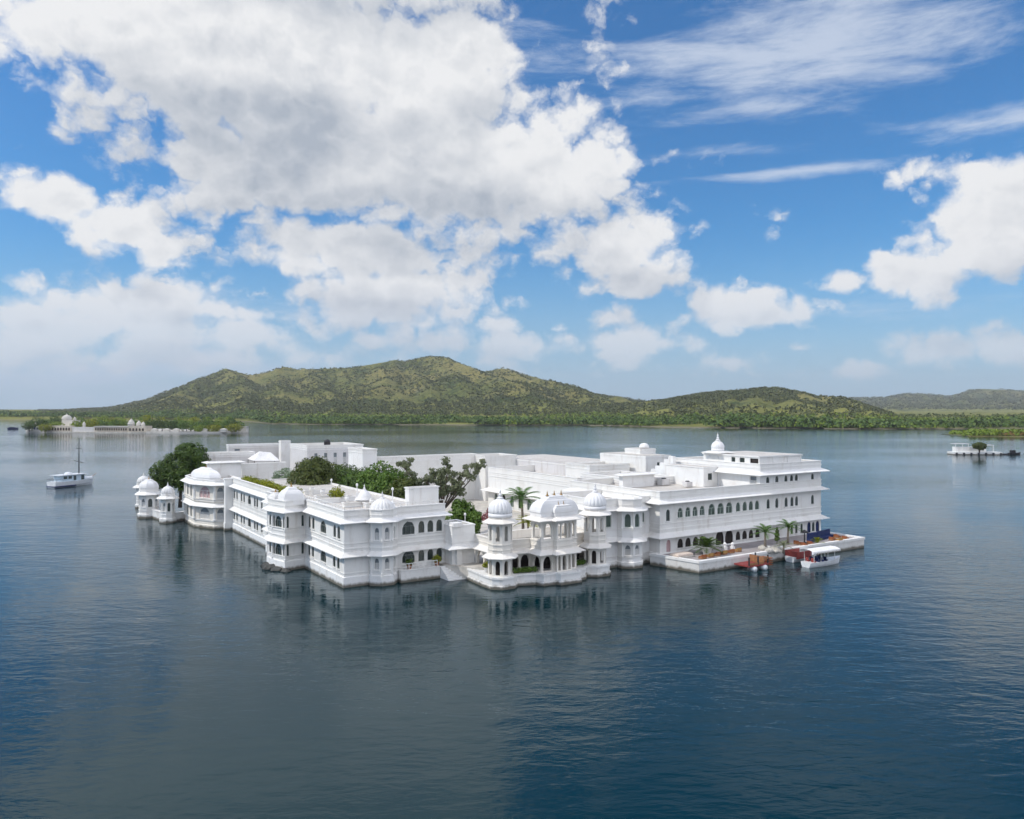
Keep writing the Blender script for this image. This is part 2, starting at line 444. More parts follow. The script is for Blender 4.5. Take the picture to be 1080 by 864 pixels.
# ------------------------------------------------------------------ walls with real openings
def arch_pts(w, sill, top, kind, n=10):
    if kind == 'rect': return [(-w/2, top), (w/2, top)]
    rise = min(w*(.62 if kind != 'round' else .5), (top-sill)*.55)
    spring = top-rise
    pts = []
    for i in range(n+1):
        x = -1+2*i/n
        h = (1-abs(x)**2.3)**.62 if abs(x) < 1 else 0
        if kind == 'cusp' and 0 < i < n: h *= 1-.10*abs(math.sin(i*math.pi*2.5/n))
        pts.append((x*w/2, spring+rise*h))
    return pts
def wall(mb, A, B, z0, z1, ops, t=.3, inner=False):
    """ops: (s, w, sill, top, kind)"""
    A, B = Vector(A), Vector(B); ln = (B-A).length; d = (B-A)/ln; nn = Vector((d.y, -d.x))
    def P(s, z, o=0.0): return (A.x+d.x*s-nn.x*o, A.y+d.y*s-nn.y*o, z)
    def face(a, b, c, e):
        mb.quad(P(*a), P(*b), P(*c), P(*e))
        if inner: mb.quad(P(*a, t), P(*e, t), P(*c, t), P(*b, t))
    cur = 0.0
    for s, w, sill, top, kind in sorted(ops):
        x0, x1 = s-w/2, s+w/2
        if x0 < cur+.02 or x1 > ln-.02: continue
        face((cur, z0), (x0, z0), (x0, z1), (cur, z1))
        if sill > z0+.01: face((x0, z0), (x1, z0), (x1, sill), (x0, sill))
        pts = [(s+x, z) for x, z in arch_pts(w, sill, top, kind)]
        for a, b in zip(pts[:-1], pts[1:]): face(a, b, (b[0], z1), (a[0], z1))
        loop = [(x0, sill)]+pts+[(x1, sill)]
        for a, b in zip(loop, loop[1:]+loop[:1]):
            if abs(a[0]-b[0])+abs(a[1]-b[1]) > 1e-4: mb.quad(P(*a), P(*b), P(*b, t), P(*a, t))
        cur = x1
    face((cur, z0), (ln, z0), (ln, z1), (cur, z1))

WCACHE = {}
def window_mesh(w, h, kind, style):
    key = (round(w, 2), round(h, 2), kind, style)
    if key in WCACHE: return WCACHE[key]
    pts = [(-w/2, 0)]+arch_pts(w, 0, h, kind)+[(w/2, 0)]
    g = MB(); rc = .17
    g.add([(x, rc, z) for x, z in pts], [tuple(range(len(pts)))])
    fr = MB(); k = .05
    c = (0, h*.45)
    ins = [(c[0]+(x-c[0])*(1-2*k/w), c[1]+(z-c[1])*(1-2*k/h)) for x, z in pts]
    n = len(pts)
    for i in range(n):
        j = (i+1) % n
        fr.quad((pts[i][0], rc-.06, pts[i][1]), (pts[j][0], rc-.06, pts[j][1]), (ins[j][0], rc-.06, ins[j][1]), (ins[i][0], rc-.06, ins[i][1]))
        fr.quad((ins[i][0], rc-.06, ins[i][1]), (ins[j][0], rc-.06, ins[j][1]), (ins[j][0], rc, ins[j][1]), (ins[i][0], rc, ins[i][1]))
    hs = h*.62
    if style == 'jali':
        m = max(3, int(w/.16)); q = max(4, int(h/.18))
        for i in range(1, m): fr.box(-w/2+w*i/m-.022, rc-.05, .04, -w/2+w*i/m+.022, rc-.004, hs)
        for i in range(1, q): fr.box(-w/2+.06, rc-.047, hs*i/q-.022, w/2-.06, rc-.006, hs*i/q+.022)
    elif style == 'dark': pass  # unframed dark pane paints the shade of an open arch
    elif w > 1.6:
        for x in (-w*.2, w*.2): fr.box(x-.035, rc-.09, .03, x+.035, rc-.003, hs+.12)
        fr.box(-w/2+.05, rc-.08, hs-.04, w/2-.05, rc-.005, hs+.04)
    elif w > 1.0:
        fr.box(-.03, rc-.08, .03, .035, rc-.003, hs); fr.box(-w/2+.05, rc-.075, hs-.035, w/2-.05, rc-.005, hs+.035)
    k = k
    si = MB(); si.box(-w/2-.1, -.13, -.10, w/2+.1, .10, -.002)
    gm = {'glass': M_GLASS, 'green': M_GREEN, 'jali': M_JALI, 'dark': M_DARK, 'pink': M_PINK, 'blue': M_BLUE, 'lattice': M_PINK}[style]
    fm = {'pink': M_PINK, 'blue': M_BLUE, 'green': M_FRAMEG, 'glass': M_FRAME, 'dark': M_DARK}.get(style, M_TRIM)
    def mk(nm, mb, m):
        me = bpy.data.meshes.new(nm); me.from_pydata(mb.v, [], mb.f); me.materials.append(m); return me
    WCACHE[key] = (mk('window', g, gm), mk('frame', fr, fm), mk('sill', si, M_TRIM))
    return WCACHE[key]
def add_window(parent, A, B, op, style, o3, name='window', sill=True, deep=True):
    s, w, z0, top, kind = op
    A2, B2 = Vector(A), Vector(B); d = (B2-A2).normalized()
    p = A2+d*s
    g, fr, si = window_mesh(w, top-z0, kind, style)
    ob = bpy.data.objects.new(name, g); COL.objects.link(ob); ob.parent = parent
    ob.location = (p.x-o3[0], p.y-o3[1], z0-o3[2]); ob.rotation_euler = (0, 0, math.atan2(d.y, d.x))
    if deep:
        f = bpy.data.objects.new('frame', fr); COL.objects.link(f); f.parent = ob
        if sill:
            q = bpy.data.objects.new('sill', si); COL.objects.link(q); q.parent = ob
    return ob

def mass(root, poly, levels, ops, parapet=(0, 0), eaves=(), bands=(), m=None, mt=None, mr=None, plinth=None, roof_z=None, rail=False):
    """one building volume: wall with openings, eaves, string courses, parapet and roof as parts of root.
       levels [(z0,z1)...]; ops {edge: [(px or ('s',s), w, sill, top, kind, style)...]}; eaves [(z_wall, z_edge, depth)]; bands [(z, h, d)]"""
    m = m or M_WHITE; mt = mt or M_TRIM; mr = mr or M_ROOF
    o3 = off(root); n = len(poly)
    mb = MB(); wins = []
    for e in range(n):
        A, B = poly[e], poly[(e+1) % n]
        lst = []
        for o in ops.get(e, []):
            s = o[0][1] if isinstance(o[0], tuple) else ray_s(A, B, o[0])
            lst.append(((s,)+tuple(o[1:5]), o[5]))
        for z0, z1 in levels:
            here = [q for q in lst if z0 <= q[0][2] and q[0][3] <= z1-.03]
            wall(mb, A, B, z0, z1, [q[0] for q in here])
            ln = (Vector(B)-Vector(A)).length
            for q, st in here:
                if .02 < q[0]-q[1]/2 and q[0]+q[1]/2 < ln-.02: wins.append((A, B, q, st))
    mb.build('wall', m, root, o3)
    for A, B, q, st in wins:
        nm = 'door' if st in ('pink', 'blue') else 'window'
        add_window(root, A, B, q, st, o3, nm, sill=q[2] > levels[0][0]+.3)
    top = levels[-1][1]
    for zw, ze, dp in eaves:
        e = MB(); e.ring(offset_poly(poly, dp), offset_poly(poly, -.02), ze, ze+.09, zw-.06, zw+.10)
        e.build('eave', mt, root, o3)
    if bands or plinth:
        for z, h, dd in bands:
            b = MB(); b.ring(offset_poly(poly, dd), offset_poly(poly, -.03), z, z+h, z, z+h); b.build('moulding', mt, root, o3)
        for z, h, dd in (plinth or ()):
            b = MB(); b.ring(offset_poly(poly, dd), offset_poly(poly, -.03), z, z+h, z, z+h+.10); b.build('plinth', m, root, o3)
    rz = roof_z if roof_z is not None else top
    r = MB(); r.add([(x, y, rz) for x, y in offset_poly(poly, -.05)], [tuple(range(n))]); r.build('roof', mr, root, o3)
    if parapet[1] > parapet[0]:
        p = MB(); p.ring(offset_poly(poly, .03), offset_poly(poly, -.27), parapet[0], parapet[1], parapet[0], parapet[1])
        p.ring(offset_poly(poly, .10), offset_poly(poly, -.34), parapet[1]-.02, parapet[1]+.12, parapet[1]-.02, parapet[1]+.12)
        p.ring(offset_poly(poly, .09), offset_poly(poly, -.10), parapet[0]+.42, parapet[0]+.54, parapet[0]+.42, parapet[0]+.54)
        p.build('parapet', mt, root, o3)

def pilasters(root, poly, idx, z0, z1, r=.13, m=None):
    for i in idx:
        q = MB(); x, y = poly[i]; q.lathe((x, y, 0), [(r*1.5, z0), (r*1.5, z0+.25), (r, z0+.3), (r, z1-.3), (r*1.4, z1-.2), (r*1.5, z1)], 8); q.build('pilaster', m or M_TRIM, root, off(root))
# finials, domes
def finial(mb, c, h, n=10):
    k = h
    mb.lathe(c, [(.30*k,0),(.34*k,.06*k),(.20*k,.14*k),(.10*k,.22*k),(.17*k,.30*k),(.19*k,.36*k),(.09*k,.46*k),(.05*k,.55*k),(.11*k,.62*k),(.11*k,.68*k),(.03*k,.80*k),(.015*k,1.0*k)], n)
DOME_P = [(1.0,0),(1.05,.10),(1.06,.24),(1.02,.42),(.93,.60),(.80,.76),(.62,.90),(.42,1.0),(.24,1.07),(.12,1.12)]
def ribbed_dome(parent, c, r, h, o3, mt=None, rib=20, drum=.35, nf='finial', fh=1.0):
    d = MB(); d.lathe((c[0], c[1], c[2]), [(1.04*r, -drum), (1.04*r, -.05), (1.0*r, -.05), (1.0*r, 0)], 32)
    d.lathe(c, [(a*r, b*h) for a, b in DOME_P], rib*6, rib, .085)
    dm = d.build('dome', mt or M_DOME, parent, o3, True)
    f = MB(); finial(f, (c[0], c[1], c[2]+h*1.08), fh); f.build(nf, M_DOME, dm, o3, True)
    return dm
def bangla_roof(parent, poly, c, z, h, o3, name='vaulted_roof', m=None, fin=3, ax=0, span=1.0, base=.35):
    d = MB()
    d.loft(poly, c, [(1.02, z), (1.02, z+base), (1.06, z+base+.02), (1.05, z+base+.14*h), (1.0, z+base+.36*h), (.90, z+base+.58*h), (.74, z+base+.76*h), (.56, z+base+.86*h),
                     (.56, z+base+.90*h), (.47, z+base+.92*h), (.42, z+base+1.02*h), (.30, z+base+1.08*h)])
    dm = d.build(name, m or M_DOME, parent, o3)
    f = MB()
    for k in range(fin):
        q = (k-(fin-1)/2)*span
        finial(f, (c[0]+(q if ax == 0 else 0), c[1]+(q if ax == 1 else 0), z+base+1.06*h), .7)
    if fin: f.build('finial', M_BRASS, dm, o3, True)
    return dm
# ------------------------------------------------------------------ island ground
def struct(name, mb, m):
    o = mb.build(name, m); o['kind'] = 'structure'; return o
gpoly = [(13.0, -1.4), (16.6, -6.5), (33, -7), (43, -8), (79, -9), (82, 30), (78, 70), (70, 108), (30, 112), (2, 104), (1, 60), (12.5, 54)]
g = MB(); g.prism([tuple(L(u, v)[:2]) for u, v in gpoly], -1.0, 1.6)
struct('ground', g, M_STONE)
def blk(pc, Y, pr, pl):
    c = toUV(*at(pc, Y)[:2])
    u1 = c[0]+ray_s(c, (c[0]+1, c[1]), pr); v1 = c[1]+ray_s(c, (c[0], c[1]+1), pl)
    return rect(c[0], c[1], u1, v1)

# ------------------------------------------------------------------ guest wing at the nearest corner
A_ = 'glass'
oc = octagon(4.95, .05, 1.85)
LW = [(0, 0), (oc[4][0], 0), oc[4], oc[5], oc[6], oc[7], (oc[7][0], 0), (13.9, 0), (13.9, 55), (0, 55),
      (0, 28.2), (-1.6, 27.4), (-1.6, 24.8), (0, 24.2), (0, 22.2), (-2.6, 21.2), (-3.8, 19.2), (-3.8, 16.9), (-3.0, 13.8), (0, 14.6)]
r = pal('palace_wing', 'white two storey palace wing whose sharp corner stands nearest in the water', 'building', 6, 12)
lo, up = (1.95, 3.48), (5.72, 7.28)
ops = {}
def both(e, px, w, kind, st, lo=lo, up=up, px2=None):
    ops.setdefault(e, []).extend([(px, w, lo[0], lo[1], kind, st), (px2 or px, w, up[0], up[1], kind, st)])
for p in (325.9, 329.9, 352.4, 356.7): both(19, p, .92, 'arch', A_, px2=p+.5)
both(19, 340.9, 2.1, 'arch', A_)
both(18, 310, 1.75, 'round', A_, (1.95, 3.50), (5.75, 7.30)); both(18, ('s', .38), .42, 'arch', A_); both(18, ('s', 2.74), .42, 'arch', A_)
both(17, 293.5, 1.7, 'arch', A_, (1.95, 3.45), (5.75, 7.25)); both(17, ('s', 2.85), .5, 'arch', A_); both(17, ('s', .35), .45, 'arch', A_)
both(16, ('s', 1.15), .9, 'arch', A_); both(15, ('s', 1.2), .8, 'arch', A_)
both(11, ('s', 1.3), 1.3, 'arch', A_)
for p in (247.2, 249.9, 254.6, 257.4, 268.6, 271.2, 276.0): both(9, p, 1.0, 'arch', A_)
both(9, 263, 1.9, 'arch', A_)
for k in range(8): both(9, ('s', 1.6+k*.01) if k == 0 else ('s', 20.5+k*.9), .0, 'arch', A_) if False else None
for p in (425.5+5.4,): both(6, p, 1.75, 'cusp', A_, (2.15, 3.70), (5.75, 7.45))
for p in (444.5, 454, 463.3): both(6, p, .85, 'cusp', A_, (2.15, 3.62), (5.8, 7.35))
for e in (2, 3, 4): both(e, ('s', .71), .62, 'cusp', 'jali', (1.95, 3.4), (5.6, 7.2))
for e in (1, 5): both(e, ('s', .33), .30, 'arch', 'jali', (1.95, 3.4), (5.6, 7.2))
mass(r, LW, [(-1.2, 4.1), (4.1, 8.25)], ops, (0, 0), [(4.17, 3.70, .72), (8.27, 7.84, .78)],
     [(5.25, .14, .07), (4.62, .16, .09), (1.62, .13, .07)], plinth=[(-1.2, 2.42, .16)], roof_z=8.45)
o3 = off(r)
oc2 = octagon(4.95, -.15, 1.42, 0)
ribbed_dome(r, (4.95, -.15, 8.95), 1.45, 1.55, o3, drum=.7, rib=18, fh=.95)
bangla_roof(r, rect(-3.0, 14.1, -.3, 16.9), (-1.65, 15.5), 8.75, 1.7, o3, base=.55, fin=1)
bangla_roof(r, octagon(-2.75, 19.0, 1.05), (-2.75, 19.0), 8.7, .95, o3, base=.4, fin=1)
pp = MB(); n = len(LW)
def open_ring(mb, do, di, z0, z1, skip):
    a, b = offset_poly(LW, do), offset_poly(LW, di)
    for k in range(n):
        if k in skip: continue
        j = (k+1) % n
        q = [(*a[k], z0), (*a[j], z0), (*b[j], z0), (*b[k], z0), (*a[k], z1), (*a[j], z1), (*b[j], z1), (*b[k], z1)]
        mb.add(q, [(0,1,5,4),(1,2,6,5),(2,3,7,6),(3,0,4,7),(4,5,6,7)])
open_ring(pp, .03, -.27, 8.25, 9.30, (7, 8)); open_ring(pp, .10, -.34, 9.28, 9.42, (7, 8)); open_ring(pp, .09, -.10, 8.67, 8.79, (7, 8)); open_ring(pp, .03, -.2, 8.25, 8.75, (0,1,2,3,4,5,6,9,10,11,12,13,14,15,16,17,18,19))
pp.build('parapet', M_TRIM, r, off(r))
dr = MB()                                           # thin roof railing on the parapet
pk = offset_poly(LW, -.1)
for A, B in ((19, 0), (0, 1), (6, 7)):
    a, b = Vector(pk[A]), Vector(pk[B]); n = max(2, int((b-a).length/1.0))
    for k in range(n+1):
        p = a+(b-a)*k/n; dr.box(p.x-.035, p.y-.035, 9.4, p.x+.035, p.y+.035, 9.86)
    dr.tube([(a.x, a.y, 9.86), (b.x, b.y, 9.86)], .04, 5)
dr.build('railing', M_TRIM, r, o3)
tr = MB(); tr.box(6.9, -1.5, -1.0, 12.4, -.17, 1.45); tr.box(6.85, -1.58, 1.44, 12.45, -.15, 1.55); tr.build('balcony', M_WHITE, r, o3)
bl = MB()
for k in range(11): bl.box(7.0+k*.5-.03, -1.5, 1.55, 7.0+k*.5+.03, -1.44, 2.35)
bl.box(6.95, -1.51, 2.3, 12.05, -1.43, 2.37); bl.box(6.95, -1.5, 1.9, 12.05, -1.45, 1.94)
bl.build('balustrade', M_TRIM, r, o3)
st = MB()
for k in range(9): st.box(12.45, -1.6-.32*k, -1.0, 15.0, -1.28-.32*k, 1.5-.2*k)
st.build('stairs', M_TRIM, r, o3)

for k, (a, b_, rr) in enumerate(((-4.0, 18.6, .9), (-4.2, 16.6, 1.1), (-3.8, 14.9, .9), (-3.0, 13.4, .7))):
    bm = bmesh.new(); bmesh.ops.create_icosphere(bm, subdivisions=2, radius=rr)
    for q in bm.verts:
        q.co *= 1+.35*noise.noise(q.co*1.9+Vector((k*5.3, 1, 0))); q.co.z *= .55
    me = bpy.data.meshes.new('rock'); bm.to_mesh(me); bm.free(); me.materials.append(M_ROCK)
    o = bpy.data.objects.new('rock', me); COL.objects.link(o); o.location = L(a, b_, .05)
    tag(o, 'wet black rock at the waterline under the domed bay', 'rock', 'wet rocks under the domed bay')
for z0, z1 in ((1.3, 3.95), (5.4, 8.1)): pilasters(r, LW, (2, 3, 4, 5, 14, 15, 16, 17, 18), z0, z1, .11)
t = pal('stair_house', 'small white flat roofed stair house on the nearest wing roof', 'building', 10.2, 5, 8.45)
mass(t, blk(431.5, 104.0, 462.5, 427.3), [(8.46, 11.25)], {}, (0, 0), [], [(11.25, .16, .12), (10.9, .1, .05)], roof_z=11.3)

# ------------------------------------------------------------------ left tower with the big bay
T = [(2.5, 75), (-3.2, 74), (-5, 70.5), (-5, 62), (-2.6, 56.8), (.8, 55.6), (2.5, 55.6)]
r = pal('bay_tower', 'white two storey corner tower with pinkish lattice bay and stepped dome beside round tree', 'building', 0, 62)
ops = {2: [], 3: [], 4: []}
for lv, z in enumerate(((1.55, 3.7), (5.4, 7.6))):
    st = 'jali' if lv == 0 else 'lattice'
    ops[3].append((('s', 2.85), 3.0, z[0]+.1, z[1], 'arch', st)); ops[4].append((('s', .95), 1.2, z[0]+.1, z[1], 'cusp', 'jali'))
    for s in (2.2, 5.2): ops[2].append((('s', s), 1.2, z[0], z[1], 'arch', 'glass'))
mass(r, T, [(-1.2, 4.35), (4.35, 8.3)], ops, (8.3, 8.75), [(4.5, 3.95, .85), (8.4, 7.9, .95)], [(5.0, .14, .07), (1.35, .16, .12)], plinth=[(-1.2, 1.8, .18)], m=M_CREAM, roof_z=8.5)
o3 = off(r)
bangla_roof(r, [(-4.5, 67.5), (-4.5, 62.6), (-3.0, 59.4), (-1.2, 58.8), (-1.2, 67.5)], (-2.8, 62.8), 8.5, 1.7, o3, 'stepped_dome', base=.5, fin=1)
for z0, z1 in ((1.5, 4.2), (5.2, 8.25)): pilasters(r, T, (1, 2, 3, 4), z0, z1, .26)
for dz in (4.9, 5.25):
    q = MB(); q.ring(offset_poly(T, .22), offset_poly(T, -.05), dz, dz+.1, dz, dz+.1); q.build('moulding', M_CREAMT, r, o3)
pl = MB(); pl.box(-1.3, 54.4, -1.0, .25, 55.5, 9.1); pl.box(-1.45, 54.25, 9.1, .4, 55.52, 9.3); pl.box(-1.4, 54.3, -1, .35, 55.5, 1.3)
pl.build('pillar', M_WHITE, r, o3)

# ------------------------------------------------------------------ small domed turrets at the far left corner
def turret(label, px, py, rad, zw, ze, hd, kind, name='domed_turret'):
    X, Y = (px-540)/FPX*(FPX*CAM_H/(py-HOR)), FPX*CAM_H/(py-HOR)
    u, v = toUV(X, Y)
    r = pal(name, label, 'turret', u, v, 0)
    o3 = off(r); oc = octagon(u, v, rad)
    ops = {k: [(('s', rad*.383), rad*.42, 2.2, 3.9, 'cusp', 'glass' if k % 2 else 'jali')] for k in range(8)}
    mass(r, oc, [(-1.2, zw)], ops, (0, 0), [(zw+.05, ze, .75)], [(1.5, .14, .07), (zw+.12, .45, -.08)], plinth=[(-1.2, 2.0, .25)], roof_z=zw+.2)
    if kind == 'rib': ribbed_dome(r, (u, v, zw+.55), rad*.88, hd, o3, rib=16, drum=.4, fh=.85)
    else: bangla_roof(r, octagon(u, v, rad*.95), (u, v), zw+.3, hd, o3, 'stepped_dome', base=.5, fin=1)
    return r
turret('white octagonal turret with pointed dome, right hand one of three at far left corner', 177, 551.0, 1.3, 5.0, 4.6, 1.3, 'rib')
turret('wide white turret with squat stepped dome between two slimmer turrets', 157, 545.5, 1.9, 5.1, 4.6, 1.6, 'step')
turret('white turret with tall black tipped finial, outermost of the three at far left', 151.5, 535.5, 1.5, 4.9, 4.45, 1.4, 'rib')
w = pal('sea_wall', 'low white water wall linking the small domed turrets', 'wall', -7, 80)
m = MB()
for a, b in (((177, 551), (158, 545)), ((157, 545), (151, 536)), ((178, 551), (199, 548))):
    A = toUV(*at(a[0], FPX*CAM_H/(a[1]-HOR))[:2]); B = toUV(*at(b[0], FPX*CAM_H/(b[1]-HOR))[:2])
    d = (Vector(B)-Vector(A)); c = (Vector(A)+Vector(B))/2
    m.cbox((c.x, c.y, .3), (d.length, .7, 2.6), math.atan2(d.y, d.x)); m.cbox((c.x, c.y, 1.66), (d.length, .95, .14), math.atan2(d.y, d.x))
m.build('wall', M_WHITE, w, off(w))

# ------------------------------------------------------------------ link building and its water gate
r = pal('link_building', 'low plain white link between nearest wing and domed pavilion', 'building', 15.5, -1)
K = [(13.95, -1.9), (17.2, -2.1), (17.3, -1.0), (17.3, 3), (13.95, 3)]
mass(r, K, [(-1.2, 4.0)], {}, (4.0, 6.55), [(4.1, 3.62, .8)], [(1.15, .14, .2), (5.4, .12, .07)], roof_z=4.4)
o3 = off(r)
p = MB(); p.box(14.4, -2.35, -1.0, 15.2, -1.95, 3.6); p.build('pilaster', M_TRIM, r, o3)
p = MB(); p.box(13.95, -2.25, 6.5, 15.3, -.9, 7.0); p.build('corner_block', M_TRIM, r, o3)
q = MB(); q.box(15.2, -4.9, .55, 17.4, -2.2, 1.25); q.box(15.05, -5.0, -1, 15.6, -4.4, .56); q.build('landing', M_WHITE, r, o3)
q = MB(); q.box(15.65, -4.6, -1, 17.2, -2.4, .5); q.build('water_gate', M_DARK, r, o3)

# ------------------------------------------------------------------ domed water pavilion
r = pal('water_pavilion', 'cream arcaded pavilion with two ribbed domes and curved centre roof over the water', 'pavilion', 24, -6)
o3 = off(r)
T1, T2 = (16.3, -9.85), (30.7, -10.55)
AR = [(17.25, -2.2), (17.25, -8.4), (21.4, -8.9), (21.4, -11.4), (23.3, -11.4), (23.3, -12.1), (25.7, -12.1), (25.7, -11.4), (26.95, -11.4), (26.95, -8.9), (32.4, -8.9), (32.4, -2.2)]
POD = [(15.2, -2.2), (14.6, -8.7), (14.65, -10.6), (15.6, -11.55), (17.2, -11.55), (18.3, -10.6), (20.6, -11.4), (21.0, -12.5), (22.8, -12.5), (23.0, -13.3), (26.1, -13.3), (26.4, -12.5), (27.6, -12.3), (28.6, -11.2), (29.7, -12.2), (31.5, -12.3), (32.5, -11.4), (32.7, -8.0), (32.7, -2.2)]
pd = MB(); pd.prism(POD, -1.2, 1.35); pd.ring(offset_poly(POD, .12), offset_poly(POD, -.2), 1.2, 1.42, 1.2, 1.42); pd.ring(offset_poly(POD, .16), offset_poly(POD, -.2), -1.2, .38, -1.2, .5)
pd.build('podium', M_WHITE, r, o3)
lo = (1.5, 3.35)
ops = {0: [(506.5, 1.5, 1.45, 3.4), (('s', 3.1), 1.5, 1.45, 3.4)], 1: [(543.4, 1.0, *lo), (553.7, 1.25, *lo)], 2: [(565.6, 1.6, *lo)], 3: [(577.6, 1.35, *lo)], 4: [(('s', .35), .42, *lo)],
       5: [(('s', .42), .4, *lo), (('s', 1.2), .62, *lo), (('s', 1.98), .4, *lo)], 6: [(('s', .35), .42, *lo)], 7: [(603.3, .85, *lo)], 8: [(('s', 1.3), 1.6, *lo)], 9: [(612.2, 1.6, *lo), (620.6, 1.1, *lo), (('s', 4.4), 1.1, *lo)]}
w = MB(); n = len(AR)
for e in range(n-1):
    A, B = AR[e], AR[e+1]
    lst = []
    for o in ops.get(e, []):
        s = o[0][1] if isinstance(o[0], tuple) else ray_s(A, B, o[0])
        lst.append((s, o[1], o[2], o[3], 'cusp'))
    wall(w, A, B, 1.36, 4.1, lst, .32, True)
w.build('arcade', M_CREAM, r, o3)
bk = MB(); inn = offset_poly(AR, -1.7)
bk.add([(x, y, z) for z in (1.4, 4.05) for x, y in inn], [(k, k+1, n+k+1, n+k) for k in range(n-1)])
bk.build('inner_wall', M_DARK, r, o3)  # dark colour takes the place of shade inside the arcade
sl = MB(); sl.add([(x, y, 4.12) for x, y in AR], [tuple(range(n))]); sl.build('terrace_floor', M_CREAMT, r, o3)
e = MB(); e.ring(offset_poly(AR, .85), offset_poly(AR, .0), 3.62, 3.72, 4.05, 4.2); e.build('eave', M_CREAMT, r, o3)
pa = MB(); pa.ring(offset_poly(AR, .02), offset_poly(AR, -.28), 4.2, 5.25, 4.2, 5.25); pa.ring(offset_poly(AR, .1), offset_poly(AR, -.34), 5.2, 5.34, 5.2, 5.34); pa.ring(offset_poly(AR, .09), offset_poly(AR, -.1), 4.55, 4.66, 4.55, 4.66)
pa.build('parapet', M_CREAM, r, o3)
# upper open kiosk
UP = [(21.4, -9.15), (21.4, -11.4), (23.3, -11.4), (23.3, -12.1), (25.7, -12.1), (25.7, -11.4), (26.95, -11.4), (26.95, -9.15)]
w = MB(); z = (5.5, 7.45)
ops = {0: [(('s', 1.15), 1.5)], 1: [(577.7, 1.25)], 2: [], 3: [(('s', .42), .38), (('s', 1.2), .95), (('s', 1.98), .38)], 4: [], 5: [(603.3, .75)], 6: [(('s', 1.1), 1.4)], 7: [(('s', .9), 1.1), (('s', 2.75), 1.5), (('s', 4.6), 1.1)]}
for k in range(8):
    wall(w, UP[k], UP[(k+1) % 8], 5.3, 8.15, [(o[0][1] if isinstance(o[0], tuple) else ray_s(UP[k], UP[(k+1) % 8], o[0]), o[1], z[0], z[1], 'cusp') for o in ops[k]], .25, True)
w.build('kiosk', M_CREAM, r, o3)
e = MB(); e.ring(offset_poly(UP, .85), offset_poly(UP, .0), 7.82, 7.92, 8.18, 8.32); e.add([(x, y, 8.2) for x, y in UP], [tuple(range(8))]); e.build('kiosk_eave', M_CREAMT, r, o3)
bangla_roof(r, rect(21.35, -11.45, 27.0, -9.1), (24.2, -10.3), 8.3, 1.85, o3, base=.5, fin=3, span=1.1)
dm = MB(); dm.loft(rect(23.1, -12.0, 25.9, -11.2), (24.5, -11.3), [(1.0, 8.3), (1.0, 8.75), (1.08, 8.8), (1.05, 9.1), (.95, 9.35), (.8, 9.5), (.8, 9.6), (.6, 9.7)])
dd = dm.build('bay_vault', M_DOME, r, o3)
f = MB()
for q in (24.1, 24.9): finial(f, (q, -11.3, 9.68), .5)
f.build('finial', M_BRASS, dd, o3, True)
for (cu, cv), nm in ((T1, 'a'), (T2, 'b')):
    oc = octagon(cu, cv, 1.52)
    w = MB()
    for k in range(8):
        A, B = oc[k], oc[(k+1) % 8]
        wall(w, A, B, 1.37, 4.15, [(.582, .58, 1.62, 3.35, 'cusp')], .16, True)
        wall(w, A, B, 4.15, 8.2, [(.582, .50, 5.75, 7.6, 'arch')], .16, True)
    w.ring(offset_poly(oc, .08), offset_poly(oc, -.05), 5.25, 5.38, 5.25, 5.38)
    w.ring(offset_poly(oc, .08), offset_poly(oc, -.05), 4.62, 4.74, 4.62, 4.74)
    tw = w.build('tower', M_CREAM, r, o3)
    b = MB(); ob = octagon(cu, cv, 1.75); b.prism(ob, -1.2, 1.5); b.ring(offset_poly(ob, .12), offset_poly(ob, -.1), 1.25, 1.46, 1.25, 1.46); b.ring(offset_poly(ob, .16), offset_poly(ob, -.1), -1.2, .3, -1.2, .45)
    b.build('base', M_WHITE, tw, o3)
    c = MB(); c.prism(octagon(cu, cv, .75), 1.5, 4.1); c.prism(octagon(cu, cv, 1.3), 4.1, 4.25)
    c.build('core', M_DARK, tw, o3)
    e = MB(); e.ring(offset_poly(oc, .72), offset_poly(oc, .0), 3.67, 3.77, 4.1, 4.24); e.build('lower_eave', M_CREAMT, tw, o3)
    e = MB(); e.ring(offset_poly(oc, .72), offset_poly(oc, .0), 7.92, 8.0, 8.3, 8.42); e.prism(oc, 8.25, 8.4); e.prism(octagon(cu, cv, 1.46), 8.4, 8.75); e.build('upper_eave', M_CREAMT, tw, o3)
    ribbed_dome(r, (cu, cv, 9.05), 1.42, 1.65, o3, drum=.45, rib=18, fh=1.25)

# ------------------------------------------------------------------ middle wing with a small bay
r = pal('middle_wing', 'white two storey wing with green glass windows between pavilion and long wing', 'building', 38, -5)
oc = octagon(38.0, -8.9, 1.95)
MW = [(32.75, -8.6), (oc[4][0], -8.6), oc[4], oc[5], oc[6], oc[7], (oc[7][0], -8.6), (42.25, -8.6), (42.25, 2), (32.75, 2)]
ops = {0: [(642, .95, 5.6, 7.3, 'rect', 'green'), (653, .85, 5.8, 7.25, 'arch', 'green'), (653, .8, 1.9, 3.0, 'cusp', 'glass')]}
for e in (2, 3, 4): ops[e] = [(('s', .75), .85, 5.6, 7.45, 'arch', 'green'), (('s', .75), .8, 1.75, 3.2, 'cusp', 'jali')]
ops[6] = [(('s', 1.2), .5, 5.8, 7.2, 'arch', 'green')]
mass(r, MW, [(-1.2, 4.0), (4.0, 8.2)], ops, (8.2, 9.35), [(4.1, 3.62, .75), (8.25, 7.85, .85)], [(5.2, .14, .07), (1.45, .13, .09)], plinth=[(-1.2, 2.0, .18)], roof_z=8.45)

